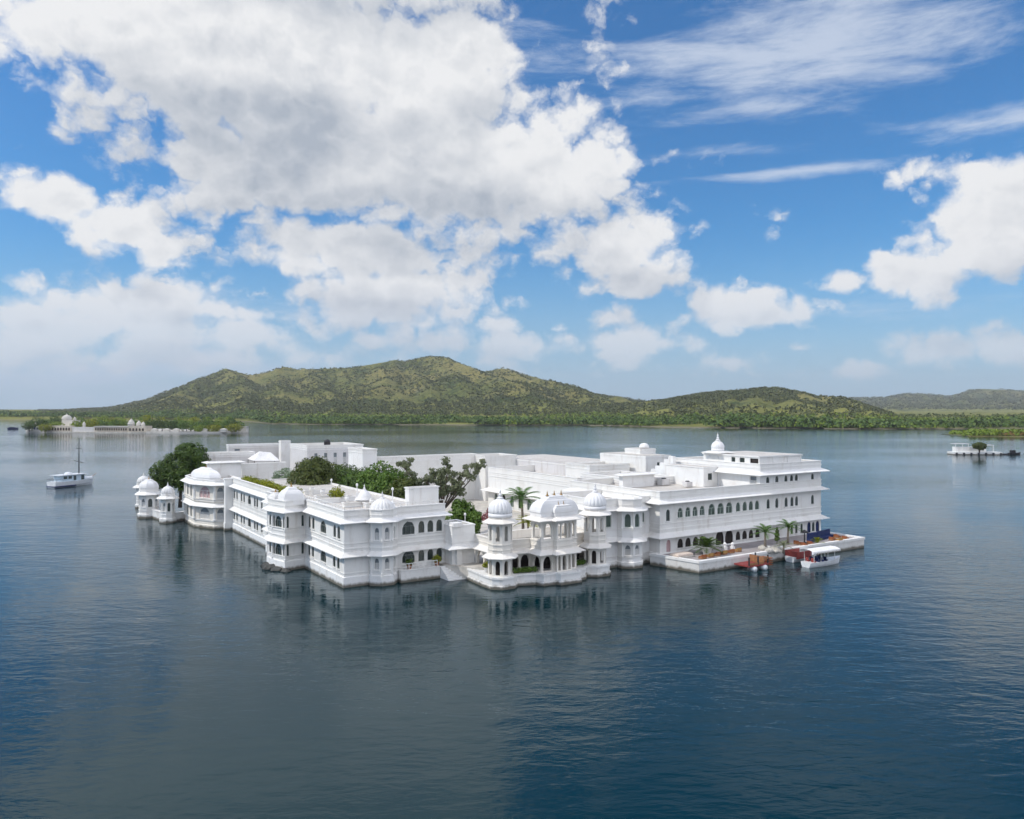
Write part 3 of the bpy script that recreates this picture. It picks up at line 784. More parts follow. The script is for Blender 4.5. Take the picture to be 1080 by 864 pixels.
pilasters(r, MW, (2, 3, 4, 5), 1.5, 3.9, .1); pilasters(r, MW, (2, 3, 4, 5), 5.35, 8.1, .1)
# ------------------------------------------------------------------ long three storey wing on the right
r = pal('long_wing', 'long white wing with rows of arched windows behind the terrace with palms', 'building', 55, -4)
RWP = rect(42.3, -10.6, 78.6, 10)
gz, uz = (1.95, 3.25), (6.2, 7.75)
ops = {0: []}
ops[0].append((705.2, .85, 1.45, 3.3, 'arch', 'pink'))
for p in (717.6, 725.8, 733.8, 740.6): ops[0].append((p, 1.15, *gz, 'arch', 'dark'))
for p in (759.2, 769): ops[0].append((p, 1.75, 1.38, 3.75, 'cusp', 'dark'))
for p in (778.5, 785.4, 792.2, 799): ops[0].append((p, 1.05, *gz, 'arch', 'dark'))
for p in (819.6, 835.2, 840, 845.6): ops[0].append((p, .6, 1.75, 3.2, 'arch', 'glass'))
for p in (853.3, 862.2): ops[0].append((p, .95, 1.5, 3.35, 'cusp', 'blue'))
ops[0].append((857.8, .75, 1.7, 3.2, 'arch', 'glass'))
ops[0].append((704.6, .75, 5.95, 7.6, 'arch', 'glass'))
for p in (717.5, 725.6, 733.2, 740.7): ops[0].append((p, 1.02, 6.25, 7.65, 'arch', 'green'))
for p in (750.7, 760.1, 769.1): ops[0].append((p, 1.4, 6.15, 7.8, 'arch', 'green'))
for p in (778.6, 785.6, 792.1, 798.6): ops[0].append((p, .98, 6.25, 7.65, 'arch', 'green'))
for p in (810.3, 819.4, 829.2, 835.3, 840.2, 857): ops[0].append((p, .75, 6.2, 7.7, 'arch', 'glass'))
mass(r, RWP, [(-1.2, 4.12), (4.12, 8.85)], ops, (9.0, 10.1), [(4.25, 3.72, 1.0), (8.95, 8.5, 1.0)], [(5.55, .14, .08), (4.75, .18, .10), (8.3, .10, .05)], plinth=[(-1.2, 2.7, .10)], roof_z=9.1)
o3 = off(r)
t3 = pal('upper_storey', 'upper white storey with slim arched windows at the right end of long wing', 'building', 71, -2, 9.1)
ops = {0: [(p, .78, 9.85, 11.2, 'arch', 'glass') for p in (809.8, 819.4, 829, 834.9, 839.9, 857)], 3: [(('s', 17.2), 1.3, 9.6, 11.3, 'rect', 'jali')]}
mass(t3, rect(63.5, -10.57, 78.57, 8), [(9.12, 12.0)], ops, (12.05, 13.15), [(12.0, 11.5, 1.05)], [(12.6, .1, .12)], roof_z=12.4)
t4 = pal('roof_pavilion', 'white flat topped rooftop room with dark opening on the upper storey', 'building', 69, -5, 12.4)
mass(t4, rect(63.9, -10.0, 74.3, 1.5), [(12.42, 14.35)], {0: [], 3: [(('s', 10.6), 1.6, 12.9, 14.0, 'rect', 'dark'), (('s', 8.2), 1.0, 12.9, 14.0, 'rect', 'glass'), (('s', 6.4), .8, 12.9, 14.0, 'rect', 'glass')]}, (0, 0), [], [(14.2, .22, .14), (13.2, .08, .04)], roof_z=14.38)
for s in (.1, 3.4, 6.9, 10.2):
    q = MB(); q.box(63.9+s-.1, -10.10, 12.42, 63.9+s+.1, -10.0, 14.2); q.build('pilaster', M_TRIM, t4, off(t4))
t5 = pal('stair_block', 'small lit white block with one square window left of upper storey', 'building', 61.5, -2, 9.1)
mass(t5, rect(60.2, -2.0, 63.45, 6.5), [(9.12, 12.25)], {0: [(('s', 1.5), 1.0, 10.2, 11.3, 'rect', 'glass')]}, (0, 0), [], [(12.2, .16, .1)], roof_z=12.28)
t6 = pal('stepped_wall', 'white stepped parapet wall left of the rooftop chhatri', 'wall', 62, 10, 9.1)
q = MB()
for k in range(6): q.box(61.9, 6.6+k*1.1, 9.1, 62.5, 7.7+k*1.1, 13.6-k*.62)
q.build('wall', M_WHITE, t6, off(t6))

# rooftop chhatri: four columns, eave, dome
def chhatri(name, label, u, v, z, s, cat='chhatri', group=None):
    r = pal(name, label, cat, u, v, z, group); o3 = off(r)
    b = MB(); b.box(u-1.15*s, v-1.15*s, z, u+1.15*s, v+1.15*s, z+.45*s); b.build('base', M_WHITE, r, o3)
    for a, c in ((-1, -1), (1, -1), (1, 1), (-1, 1)):
        q = MB(); x, y = u+a*.92*s, v+c*.92*s
        q.lathe((x, y, z+.45*s), [(.17*s, 0), (.17*s, .15*s), (.11*s, .2*s), (.12*s, 1.1*s), (.18*s, 1.25*s), (.2*s, 1.45*s)], 8); q.build('column', M_TRIM, r, o3)
    w = MB(); sq = rect(u-1.05*s, v-1.05*s, u+1.05*s, v+1.05*s)
    for k in range(4): wall(w, sq[k], sq[(k+1) % 4], z+1.5*s, z+2.2*s, [(1.05*s, 1.62*s, z+1.51*s, z+2.05*s, 'cusp')], .16, True)
    w.build('arches', M_TRIM, r, o3)
    e = MB(); e.ring(offset_poly(sq, .85*s), sq, z+2.02*s, z+2.1*s, z+2.24*s, z+2.36*s); e.add([(x, y, z+2.21*s) for x, y in sq], [(0, 1, 2, 3)]); e.build('eave', M_TRIM, r, o3)
    ribbed_dome(r, (u, v, z+2.75*s), 1.0*s, 1.15*s, o3, rib=16, drum=.5*s, fh=1.35*s)
    return r
cu = 64.9; cv = ray_s((cu, 0), (cu, 1), 757)
chhatri('rooftop_chhatri', 'white four columned domed chhatri standing highest on the long wing roof', cu, cv, 12.42, 1.02)

# ------------------------------------------------------------------ roofs and blocks further back
def back(name, label, pc, Y, pr, pl, ytop, par=.8, ops=None, m=None, z0=1.5, extra=None, roofm=None, dz=0.0, bands=True, cat='building'):
    P = blk(pc, Y, pr, pl)
    r = pal(name, label, cat, P[0][0], P[0][1], z0)
    zt = zpy(ytop, Y)
    mass(r, P, [(z0, zt-par)], ops or {}, (zt-par, zt-.12) if par > .3 else (0, 0), extra(zt) if extra else [], [(zt-par-.35, .15, .08)] if bands else [], m=m, mr=roofm, roof_z=zt-par+.02)
    return r, P, zt
back('courtyard_wing', 'long plain white wing with deep eave running back beside the courtyard trees', 609, 139, 690, 515, 504, 1.5,
     {3: [(('s', 3+k*3.0), 1.3, 2.2, 4.4, 'arch', 'dark' if k % 2 else 'green') for k in range(13)]}, extra=lambda z: [(5.3, 4.75, 1.3)])
back('roof_room', 'white boxy roof room with grey shaded side above courtyard wing', 622, 145, 664, 597, 491.5, .35, m=M_WHITE, z0=6)
back('end_block', 'taller white block closing the far end of the courtyard wing', 512, 172, 545, 494, 481.5, .4)
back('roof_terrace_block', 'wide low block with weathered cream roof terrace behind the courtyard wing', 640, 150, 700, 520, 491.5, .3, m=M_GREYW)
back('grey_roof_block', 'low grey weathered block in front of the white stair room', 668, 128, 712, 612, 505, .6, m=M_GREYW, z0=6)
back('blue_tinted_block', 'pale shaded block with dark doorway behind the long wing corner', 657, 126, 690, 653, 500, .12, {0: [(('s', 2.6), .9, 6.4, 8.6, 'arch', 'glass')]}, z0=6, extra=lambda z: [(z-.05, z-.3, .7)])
back('stair_room', 'white stair room with a single dark window, below the small roof dome', 681, 148, 707.5, 633, 479.5, .3, {0: [(('s', 3.4), 1.0, 9.6, 11.6, 'rect', 'glass')]}, z0=6)
rr, P, zt = back('water_tank_room', 'topmost pale roof block carrying a tiny pale dome', 675.5, 154, 691.5, 659, 472.5, .2, z0=9)
d = MB(); cx, cy = P[1][0]-1.6, P[1][1]+1.6; d.lathe((cx, cy, zt-.15), [(1.0, 0), (1.0, .25), (.9, .55), (.6, .85), (.2, 1.0)], 16); d.build('dome', M_DOME, rr, off(rr), True)
back('tower_annex', 'plain white annex with slab roof beside the left bay tower', 221, 151, 254.5, 218, 487.5, .25, z0=1.5, extra=lambda z: [(z-.05, z-.25, .8)])
back('annex_wall_block', 'long blue grey shaded block behind the rooftop hedge', 255, 157, 302, 253, 489.5, .5)
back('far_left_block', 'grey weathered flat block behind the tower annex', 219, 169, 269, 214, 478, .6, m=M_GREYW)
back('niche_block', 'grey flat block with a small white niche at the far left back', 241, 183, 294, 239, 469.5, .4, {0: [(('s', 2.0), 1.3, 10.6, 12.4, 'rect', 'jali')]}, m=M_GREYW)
back('back_turret', 'small square white turret rising at the back behind the trees', 296.5, 186, 306.5, 294, 463.5, .3)
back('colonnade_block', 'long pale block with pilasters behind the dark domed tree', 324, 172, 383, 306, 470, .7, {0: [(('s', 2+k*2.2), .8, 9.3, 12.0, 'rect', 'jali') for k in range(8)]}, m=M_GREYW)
back('corner_block', 'white cubic block with one shaded side right of the colonnade block', 382.5, 158, 397.5, 367.5, 474.5, .4)
back('long_back_wall', 'long low white block closing the courtyard behind the bare branched tree', 398, 163, 503, 392, 482.5, .7)
tp = pal('canvas_canopy', 'white sloping canvas canopy between the grey back blocks', 'canopy', *toUV(*at(280, 168)[:2]), 11)
c0 = toUV(*at(268, 168)[:2]); q = MB()
zA, zB = zpy(477, 168), zpy(486, 168)
q.add([(c0[0], c0[1], zB), (c0[0]+5.5, c0[1]-.4, zB-.2), (c0[0]+6, c0[1]+5, zB), (c0[0], c0[1]+5.4, zB+.1), (c0[0]+1.8, c0[1]+2.5, zA), (c0[0]+4.2, c0[1]+2.4, zA-.3)], [(0, 1, 5, 4), (1, 2, 5), (2, 3, 4, 5), (3, 0, 4)])
q.build('canvas', M_CANVAS, tp, off(tp))
q = MB()
for x, y in ((.1, .1), (5.3, -.2), (5.8, 4.8), (.1, 5.2)): q.tube([(c0[0]+x, c0[1]+y, 6), (c0[0]+x, c0[1]+y, zB)], .06, 5)
q.build('poles', M_METAL, tp, off(tp))

# plant on the flat roofs
def roof_unit(label, px, py, z, w, d, h):
    Y = FPX*(CAM_H-z)/(py-HOR)
    r = empty('roof_unit', label, 'roof unit', at(px, Y, z), PA)
    b = MB(); b.box(-w/2, -d/2, .12, w/2, d/2, h); b.build('cabinet', M_GREYW, r)
    b = MB(); b.lathe((0, 0, h), [(.33*d, 0), (.36*d, .06), (.30*d, .16), (.1*d, .18)], 12); b.build('fan_cowl', M_METAL, r)
    b = MB(); b.box(-w/2-.1, -d/2+.1, 0, w/2+.1, d/2-.1, .12); b.build('skid', M_STONE, r)
roof_unit('small grey roof unit with round fan cowl on the long wing roof', 725, 514, 9.12, 1.3, 1.0, .9)
roof_unit('grey roof unit with round fan cowl in front of the stair room', 700, 512, 9.12, 1.8, 1.2, 1.1)
def water_tank(label, px, Y, z):
    r = empty('water_tank', label, 'tank', at(px, Y, z), 0)
    b = MB(); b.lathe((0, 0, .25), [(.7, 0), (.74, .1), (.70, .5), (.74, .55), (.70, 1.0), (.72, 1.05), (.55, 1.3), (.25, 1.4), (.22, 1.5)], 16); b.build('tank', M_METAL, r, smooth=True)
    b = MB(); b.box(-.8, -.8, 0, .8, .8, .25); b.build('plinth', M_STONE, r)
water_tank('dark round water tank on the long pale block with pilasters', 345, 178, zpy(470, 172)-.65)
# ------------------------------------------------------------------ plants
def leaf_cloud(mb, blobs, n, size, rnd, squash=.85, inner=.45, up=.35):
    tot = sum(b[3]**2 for b in blobs)
    sd = rnd.random()*50
    for bx, by, bz, br in blobs:
        k = int(n*br*br/tot)
        for _ in range(k):
            d = Vector((rnd.gauss(0, 1), rnd.gauss(0, 1), rnd.gauss(0, 1))).normalized()
            lump = noise.noise(d*2.2+Vector((sd, bx, bz)))
            rr = br*(inner+(1-inner)*rnd.random()**.45)*(1+.30*lump)
            p = Vector((bx+d.x*rr, by+d.y*rr, bz+d.z*rr*squash))
            if noise.noise(p*(1.1/max(.5, br))*2.0+Vector((sd, 0, 0))) < -.28: continue
            nn = (d+Vector((rnd.gauss(0, .55), rnd.gauss(0, .55), rnd.gauss(up, .55)))).normalized()
            a = nn.orthogonal().normalized(); a.rotate(__import__('mathutils').Quaternion(nn, rnd.random()*6.28)); b = nn.cross(a)
            s = size*(.6+.8*rnd.random())
            mb.quad(p-a*s-b*s*.12, p-b*s*.62, p+a*s+b*s*.12, p+b*s*.62)
def tree(name, label, loc, trunk_h, blobs, lm, n, size, tr=.22, seed=1, group=None, bark=None, limbs=True, squash=.85, cat='tree', inner=.45):
    rnd = random.Random(seed)
    r = empty(name, label, cat, loc, 0, group)
    tk = MB()
    cx = sum(b[0]*b[3] for b in blobs)/sum(b[3] for b in blobs); cy = sum(b[1]*b[3] for b in blobs)/sum(b[3] for b in blobs)
    tp = (cx*.3, cy*.3, trunk_h)
    tk.tube([(0, 0, -.3), (tp[0]*.3, tp[1]*.3+.05, trunk_h*.45), tp], [tr*1.25, tr, tr*.8], 7)
    if limbs:
        for bx, by, bz, br in blobs:
            m_ = ((tp[0]+bx)/2+rnd.uniform(-.2, .2)*br, (tp[1]+by)/2+rnd.uniform(-.2, .2)*br, (tp[2]+bz)/2)
            tk.tube([(tp[0], tp[1], tp[2]-.15), m_, (bx, by, bz+br*.3)], [tr*.6, tr*.4, tr*.12], 5)
    tk.build('trunk', bark or M_BARK, r, smooth=True)
    lf = MB(); leaf_cloud(lf, blobs, n, size, rnd, squash, inner)
    lf.build('crown', lm, r)
    return r
def palm(name, label, loc, h, fl, nf=16, seed=1, group=None, tr=.14, cat='palm', lm=None, rise=.75):
    rnd = random.Random(seed)
    r = empty(name, label, cat, loc, 0, group)
    lean = (rnd.uniform(-.08, .08)*h, rnd.uniform(-.08, .08)*h)
    if h > .3:
        tk = MB(); tk.tube([(0, 0, -.1), (lean[0]*.3, lean[1]*.3, h*.5), (lean[0], lean[1], h)], [tr*1.4, tr, tr*.9], 8); tk.build('trunk', M_BARKP, r, smooth=True)
    fr = MB()
    for i in range(nf):
        a = 6.283*i/nf+rnd.uniform(-.2, .2); e = (.12+1.05*((i*7) % nf)/nf)*rise/.75
        d = Vector((math.cos(a), math.sin(a), 0)); sd = Vector((-d.y, d.x, 0))
        pts = []
        for k in range(9):
            t = k/8; rr = fl*t*(math.cos(e)+.25*t*math.sin(e)); z = fl*(math.sin(e)*t*1.15-.48*t*t)
            pts.append(Vector((lean[0], lean[1], h))+d*rr+Vector((0, 0, z)))
        fr.tube(pts, [.02*fl/2]*9, 3)
        for k in range(1, 9):
            for h2 in (0, .5):
                p = pts[k-1].lerp(pts[k], h2+.5 if h2 == 0 else 1.0)
                w = fl*.27*math.sin(math.pi*min(1, (k+h2)/9.6))**.7
                fw = (pts[k]-pts[k-1]).normalized()
                for s in (-1, 1):
                    tip = p+sd*s*w*.85+fw*w*.55+Vector((0, 0, -.22*w))
                    q = p+fw*fl*.055
                    fr.add([p, tip, q], [(0, 1, 2)])
    fr.build('fronds', lm or LF_PALM, r)
    return r

def TP(px, Y, z): return at(px, Y, z)
tree('round_tree', 'large round dark green tree growing beside the small domed turrets', TP(190, 166, 1.2), 4.5,
     [(-3.0,0,7.2,3.3),(-.6,.6,8.6,3.6),(2.2,.8,10.6,3.3),(3.6,1.2,8.2,2.9),(.8,-.9,6.0,3.2),(-3.9,.3,5.4,2.2),(2.8,-.6,5.4,2.6),(1.0,.5,11.6,2.2)], LF_DARK, 17000, .25, .35, 3)
tree('blossom_tree', 'small tree sprinkled with white blossom beside the dark domed tree', TP(300, 150, 4), 2.2,
     [(0,0,4.8,2.0),(-1.2,0,4.0,1.5),(1.3,.3,4.4,1.6)], LF_WHITE, 3200, .17, .15, 5)
tree('domed_tree', 'broad dark green dome shaped tree standing behind the nearest wing roof', TP(329, 141, 3), 3.4,
     [(0,0,7.2,3.3),(-2.2,.2,5.6,2.6),(2.4,.2,5.6,2.7),(.2,-1.2,5.0,3.0),(1.0,.6,8.2,2.4),(-1.2,.5,7.8,2.2)], LF_OLIVE, 13000, .22, .3, 6)
hed = [(352,149,2.9,11.6,17.6,LF_OLIVE,'olive green tree squeezed against the right side of the dark domed tree'),(365,143,3.0,11.6,17.8,LF_DARK,'deep green bushy tree, second to the right of the dark domed tree'),
       (384,136,2.9,11.6,17.6,LF_DARK,'dense dark courtyard tree left of the yellow green pointed tree'),(402,130.5,2.9,13.0,17.4,LF_MID,'yellow green leafy tree with pointed top in the middle of the courtyard row'),
       (414,126,2.6,11.9,17.5,LF_MID,'bright green tree right of the pointed courtyard tree'),(427,122,2.5,11.2,17.2,LF_OLIVE,'olive tree touching the left side of the stair house'),
       (374,139.5,2.4,10.6,17.4,LF_MID,'mid green tree half hidden between the two dark courtyard trees'),(394,132.5,2.3,10.4,17.4,LF_DARK,'dark tree at the left foot of the pointed courtyard tree')]
for i, (px, Y, rr, zt, u_, lm, lb) in enumerate(hed):
    tree('courtyard_tree', lb, TP(px, Y, 1.6), 3.0, [(0,0,zt-1.6-rr*.8,rr),(-rr*.75,.3,zt-3.2-rr*.7,rr*.85),(rr*.75,.2,zt-2.9-rr*.7,rr*.9),(0,-.7,zt-4.4-rr*.5,rr*.95)], lm, 5600, .22, .18, 20+i, 'trees in the courtyard')
# bare branched tree: radiating limbs with tufts at the tips
def tuft_tree(name, label, loc, seed):
    rnd = random.Random(seed); r = empty(name, label, 'tree', loc)
    tk = MB(); lf = MB()
    tk.tube([(0,0,-.3),(.2,0,2.2),(0,.2,4.2)], [.42,.34,.28], 8)
    tips = []
    for i in range(12):
        a = 6.283*i/12+rnd.uniform(-.25,.25); e = rnd.uniform(.35,1.25)
        d = Vector((math.cos(a)*math.cos(e)*1.1, math.sin(a)*math.cos(e)*.9, math.sin(e)))
        ln = rnd.uniform(6.6,9.2)*(1.0 if e < .9 else .82)
        p0 = Vector((0,.2,4.0)); p1 = p0+d*ln*.5+Vector((0,0,.2)); p2 = p0+d*ln+Vector((0,0,.5))
        tk.tube([p0,p1,p2], [.17,.10,.05], 6)
        for q in range(9):
            t = rnd.uniform(.30,1.0); b = p0.lerp(p2, t); dd = (d+Vector((rnd.gauss(0,.55),rnd.gauss(0,.55),rnd.uniform(.1,.7)))).normalized()
            tp = b+dd*rnd.uniform(.9,1.9); tk.tube([b,(b+tp)/2+Vector((0,0,.1)),tp], [.055,.04,.022], 4); tips.append(tp)
    for p in tips: leaf_cloud(lf, [(p.x,p.y,p.z,rnd.uniform(.42,.80))], rnd.randint(95,150), .18, rnd, .7, .2)
    tk.build('trunk', M_BARK, r, smooth=True); lf.build('crown', LF_GREY, r)
    return r
tuft_tree('bare_branched_tree', 'tall spreading tree with bare limbs and sparse leaf tufts behind the stair house', TP(466, 124, 1.6), 11)
tree('bushy_tree', 'dense leafy green tree right of the stair house, under the bare branched tree', TP(489, 118, 1.6), 2.4,
     [(0,0,4.6,1.9),(-1.2,.2,3.6,1.7),(1.5,.1,3.8,1.5),(.2,-.4,2.6,1.9),(-.6,.3,5.6,1.3)], LF_MID, 6500, .20, .2, 31)
tree('slim_tree', 'slim bright green tree beside the lamp post behind the link building', TP(500, 114, 1.6), 1.8, [(0,0,3.4,1.0),(.1,.1,4.6,.9),(-.2,0,2.4,1.1)], LF_MID, 2200, .15, .12, 32)
tree('pink_tree', 'small pink flowering tree left of the left ribbed dome', TP(518, 116, 2.5), 2.6, [(0,0,4.2,.8),(.6,.2,4.9,.8),(-.7,0,3.3,.8),(-.1,.1,2.6,.7)], LF_PINK, 1300, .15, .12, 33, bark=M_BARKP)
palm('courtyard_palm', 'tall courtyard palm between left ribbed dome and the curved pavilion roof', TP(552, 119, 1.6), 6.6, 3.1, 22, 4, tr=.2)
palm('courtyard_palm', 'lower courtyard palm with yellowing fronds beneath the tall one', TP(557, 116, 1.6), 3.4, 2.2, 16, 9, tr=.16, lm=LF_LIME)

# rooftop hedge and roof plants
rnd = random.Random(4)
h = MB()
hb = [(1.5+rnd.uniform(-.25,.25), 22.5+k*.62, 9.1+rnd.uniform(-.1,.35), rnd.uniform(.75,1.1)) for k in range(46)]
leaf_cloud(h, hb, 7500, .16, rnd, .8, .2)
hd = pal('rooftop_hedge', 'long yellow green hedge lining the roof edge of the nearest wing', 'hedge', 1.5, 36, 8.45)
h.build('foliage', LF_LIME, hd, off(hd))
b = MB(); b.box(.8, 22, 8.46, 2.2, 51.4, 8.9); b.build('planter', M_TERRA, hd, off(hd))
def shrub(name, label, loc, rr, lm, n=500, seed=1, pot=None, cat='plant', group=None, sz=.10, ph=.5):
    r = empty(name, label, cat, loc, 0, group); rd = random.Random(seed)
    f = MB(); z0 = ph if pot else 0
    leaf_cloud(f, [(0,0,z0+rr*.7,rr),(rr*.4,.1,z0+rr*.5,rr*.7),(-rr*.4,0,z0+rr*.55,rr*.7)], n, sz, rd, .85, .2); f.build('foliage', lm, r)
    if pot:
        p = MB(); k = ph/.5; p.lathe((0,0,0), [(.20*k,0),(.24*k,.05*k),(.33*k,.40*k),(.37*k,.42*k),(.37*k,.5*k),(.30*k,.5*k)], 12); p.build('pot', pot, r, smooth=False)
    return r
shrub('potted_bush', 'round dark potted bush on the balcony of the nearest wing', L(8.3, -.95, 1.56), .55, LF_DARK, 500, 2, M_TERRA)
shrub('potted_bush', 'yellow green potted bush above the water stairs', L(12.2, -1.0, 1.56), .62, LF_LIME, 500, 3, M_TERRA)
shrub('potted_bush', 'yellow green bush in white pot on the podium beside left domed tower', L(15.9, -7.3, 1.44), .5, LF_LIME, 420, 4, M_POTW)
shrub('roof_bush', 'yellow green bush on the flat roof of the nearest wing', TP(355, 113.5, 8.45), 1.1, LF_LIME, 900, 5, M_TERRA, sz=.14)
def lowhedge(label, u0, v0, u1, v1, seed):
    rd = random.Random(seed); n = int(math.hypot(u1-u0, v1-v0)/.3)
    r = pal('low_hedge', label, 'hedge', u0, v0, 1.4); f = MB()
    leaf_cloud(f, [(u0+(u1-u0)*k/n, v0+(v1-v0)*k/n, 1.75, .42) for k in range(n+1)], 180*n, .10, rd, .85, .1); f.build('foliage', LF_MID, r, off(r))
lowhedge('dark low hedge on the podium between left domed tower and centre kiosk', 18.3, -9.9, 21.0, -10.5, 7)
lowhedge('dark low hedge on the podium beside the right domed tower', 27.5, -10.2, 29.0, -10.3, 8)

# ------------------------------------------------------------------ things on the nearest roof
def roof_lamp(label, px, Y, z, h):
    r = empty('roof_lamp', label, 'lamp', TP(px, Y, z), PA, 'lamp posts on the roofs')
    b = MB(); b.box(-.35,-.35,0,.35,.35,.5); b.lathe((0,0,.5), [(.42,0),(.40,.1),(.2,.5),(.08,.7)], 8); b.build('base', M_WHITE, r)
    p = MB(); p.tube([(0,0,.6),(0,0,h)], .06, 6); p.build('pole', M_TRIM, r)
    l = MB(); l.lathe((0,0,h), [(.10,-.05),(.17,.05),(.17,.25),(.06,.36)], 8); l.build('lantern', M_CANVAS, r)
roof_lamp('white roof lamp post left of the small rooftop cupola', 376.5, 108.5, 8.5, 2.7)
roof_lamp('white roof lamp post right of the nearest ribbed dome', 414, 104.0, 8.5, 2.6)
roof_lamp('thin white roof lamp post farthest back, by the yellow green roof bush', 349.5, 119, 8.5, 2.4)
roof_lamp('white lamp post in front of the slim tree behind the link building', 490.5, 111, 3.6, 3.2)
r = empty('roof_cupola', 'small white pointed cupola on the back parapet of the nearest roof', 'cupola', TP(384.3, 108.5, 8.46), PA)
b = MB(); b.lathe((0,0,0), [(.95,0),(.95,.9)], 8); b.build('drum', M_WHITE, r)
b = MB(); b.lathe((0,0,.9), [(1.25,-.05),(1.25,.05),(.95,.15),(.92,.4),(.7,.85),(.35,1.2),(.1,1.4)], 16); b.build('dome', M_DOME, r, smooth=True)
b = MB(); finial(b, (0,0,2.25), .8); b.build('finial', M_DOME, r, smooth=True)
plc = [(344,116,'low white planter box at the left end of the roof terrace'),(346,112,'low white planter box nearest the middle of the roof terrace'),(374,107.5,'low white planter box in front of the rooftop cupola'),(322,125,'long low white ledge by the end of the rooftop hedge')]
plc += [(331,123.5,'low white planter box just right of the hedge end ledge'),(396,107.5,'low white planter box behind the nearest ribbed dome'),(362,114,'low white planter box between roof bush and rooftop cupola')]
src = None
for i, (px, Y, lb) in enumerate(plc):
    if src is None:
        src = empty('planter_box', lb, 'planter', TP(px, Y, 8.46), PA, 'low white boxes on the nearest roof')
        b = MB(); b.box(-1.6,-.5,0,1.6,.5,.55); b.box(-1.7,-.6,.55,1.7,.6,.68); b.build('box', M_WHITE, src)
        b = MB(); b.box(-1.5,-.42,.66,1.5,.42,.70); b.build('soil', M_STONE, src)
    else: copy_tree(src, TP(px, Y, 8.46), lb and PA, lb)
urn = [(328.5,121,'pair'),(366.5,109.5,'x'),(392.5,106.2,'y'),(340,118,'z')]
ul = ['white roof urn by the thin farthest lamp post','white roof urn left of the middle lamp post','white roof urn touching the right side of the cupola','white roof urn left of the yellow green bush']
src = None
for (px, Y, _), lb in zip(urn, ul):
    if src is None:
        src = empty('roof_urn', lb, 'urn', TP(px, Y, 8.46), 0, 'white urns on the nearest roof')
        b = MB(); b.box(-.3,-.3,0,.3,.3,.35); b.build('pedestal', M_WHITE, src)
        b = MB(); b.lathe((0,0,.35), [(.16,0),(.12,.12),(.38,.5),(.36,.75),(.24,.85),(.34,.95)], 12); b.build('bowl', M_TRIM, src, smooth=True)
    else: copy_tree(src, TP(px, Y, 8.46), None, lb)

# ------------------------------------------------------------------ terrace on the right
TZ = 1.42
def UVp(px, py, z=TZ): 
    Y = FPX*(CAM_H-z)/(py-HOR); return toUV((px-540)/FPX*Y, Y)
r = pal('waterfront_terrace', 'white walled waterfront terrace in front of the long wing', 'terrace', 60, -14)
TE = [(40.8, -10.7), (42.5, -17.8), (78.7, -18.3), (78.7, -10.72), (42.2, -10.72)]
TE = [(41.0, -10.0), (42.5, -17.8), (78.7, -18.3), (78.8, -9.5)]
w = MB(); w.prism(TE, -1.2, 1.30); w.build('wall', white_wall('terrace_wall', (.76, .76, .75), True, .22), r, off(r))
k = MB(); k.ring(offset_poly(TE, .10), offset_poly(TE, -.45), 1.28, 1.62, 1.28, 1.62); k.build('coping', M_TRIM, r, off(r))
f = MB(); f.add([(x, y, 1.40) for x, y in offset_poly(TE, -.3)], [(0, 1, 2, 3)]); f.build('paving', M_DECK, r, off(r))
def seat(label, px, py, rz, cm, group):
    u, v = UVp(px, py)
    r = empty('lounge_seat', label, 'seat', L(u, v, TZ), PA+rz, group)
    r.scale = (.52, .9, .72)
    b = MB(); b.box(-.85,-.4,0,.85,.4,.30); b.build('base', M_WOOD, r)
    c = MB(); c.box(-.80,-.38,.30,.80,.22,.46); c.build('cushion', cm, r)
    q = MB(); q.box(-.82,.22,.30,.82,.40,.78); q.build('backrest', cm, r)
    return r
row = [(741,589.2,0),(748.5,587.6,1),(756,586,0),(763,584.6,1),(770.5,583.2,0),(778,581.8,1)]
nm = ['leftmost rust lounge seat near the corner of the terrace','ochre lounge seat in front of the big potted plant','rust lounge seat in front of the first tall doorway','ochre lounge seat below the tall doorways','rust lounge seat right of the doorways','ochre lounge seat next to the red jetty']
for (px, py, c), lb in zip(row, nm): seat(lb, px, py, math.pi, M_OCHRE if c else M_ORANGE, 'lounge seats along the terrace edge')
for (px, py, c), lb in zip([(841,574,0),(848,576,0),(855,574.5,0),(878,570,0),(885,571,1),(891.5,569,0),(883,567.3,0)],
    ['teak coloured seat left of the dark terrace lamp','teak coloured seat in front of the dark terrace lamp','teak coloured seat beside the spiky agave','rust seat right of the navy screen','ochre seat nearest the water at the terrace tip','rust seat farthest right on the terrace tip','rust seat at the back of the terrace tip']):
    seat(lb, px, py, math.pi*.5*(c+1), M_OCHRE if c else M_ORANGE, 'lounge seats at the terrace tip')
u, v = UVp(719, 587.5)
r = empty('day_bed', 'low beige day bed by the pink door at the terrace corner', 'bed', L(u, v, TZ), PA)
b = MB(); b.box(-1.5,-.8,0,1.5,.8,.25); b.build('base', M_STONE, r)
b = MB(); b.loft(rect(-1.45,-.75,1.45,.75), (0,0), [(1,.25),(1.02,.38),(.98,.5),(.85,.58),(.5,.6)]); b.build('mattress', plain('beige_cloth', (.62,.52,.44), .9, .08, 3), r)
u, v = UVp(749, 586)
pb = palm('potted_palm', 'big dark bushy palm in a white pot by the tall doorways', L(u, v+.6, TZ), .9, 2.3, 34, 12, cat='plant', tr=.16, rise=1.0, lm=LF_DARK)
b = MB(); b.lathe((0,0,0), [(.45,0),(.5,.1),(.72,.9),(.8,.95),(.8,1.1),(.65,1.1)], 14); b.build('pot', M_POTW, pb)
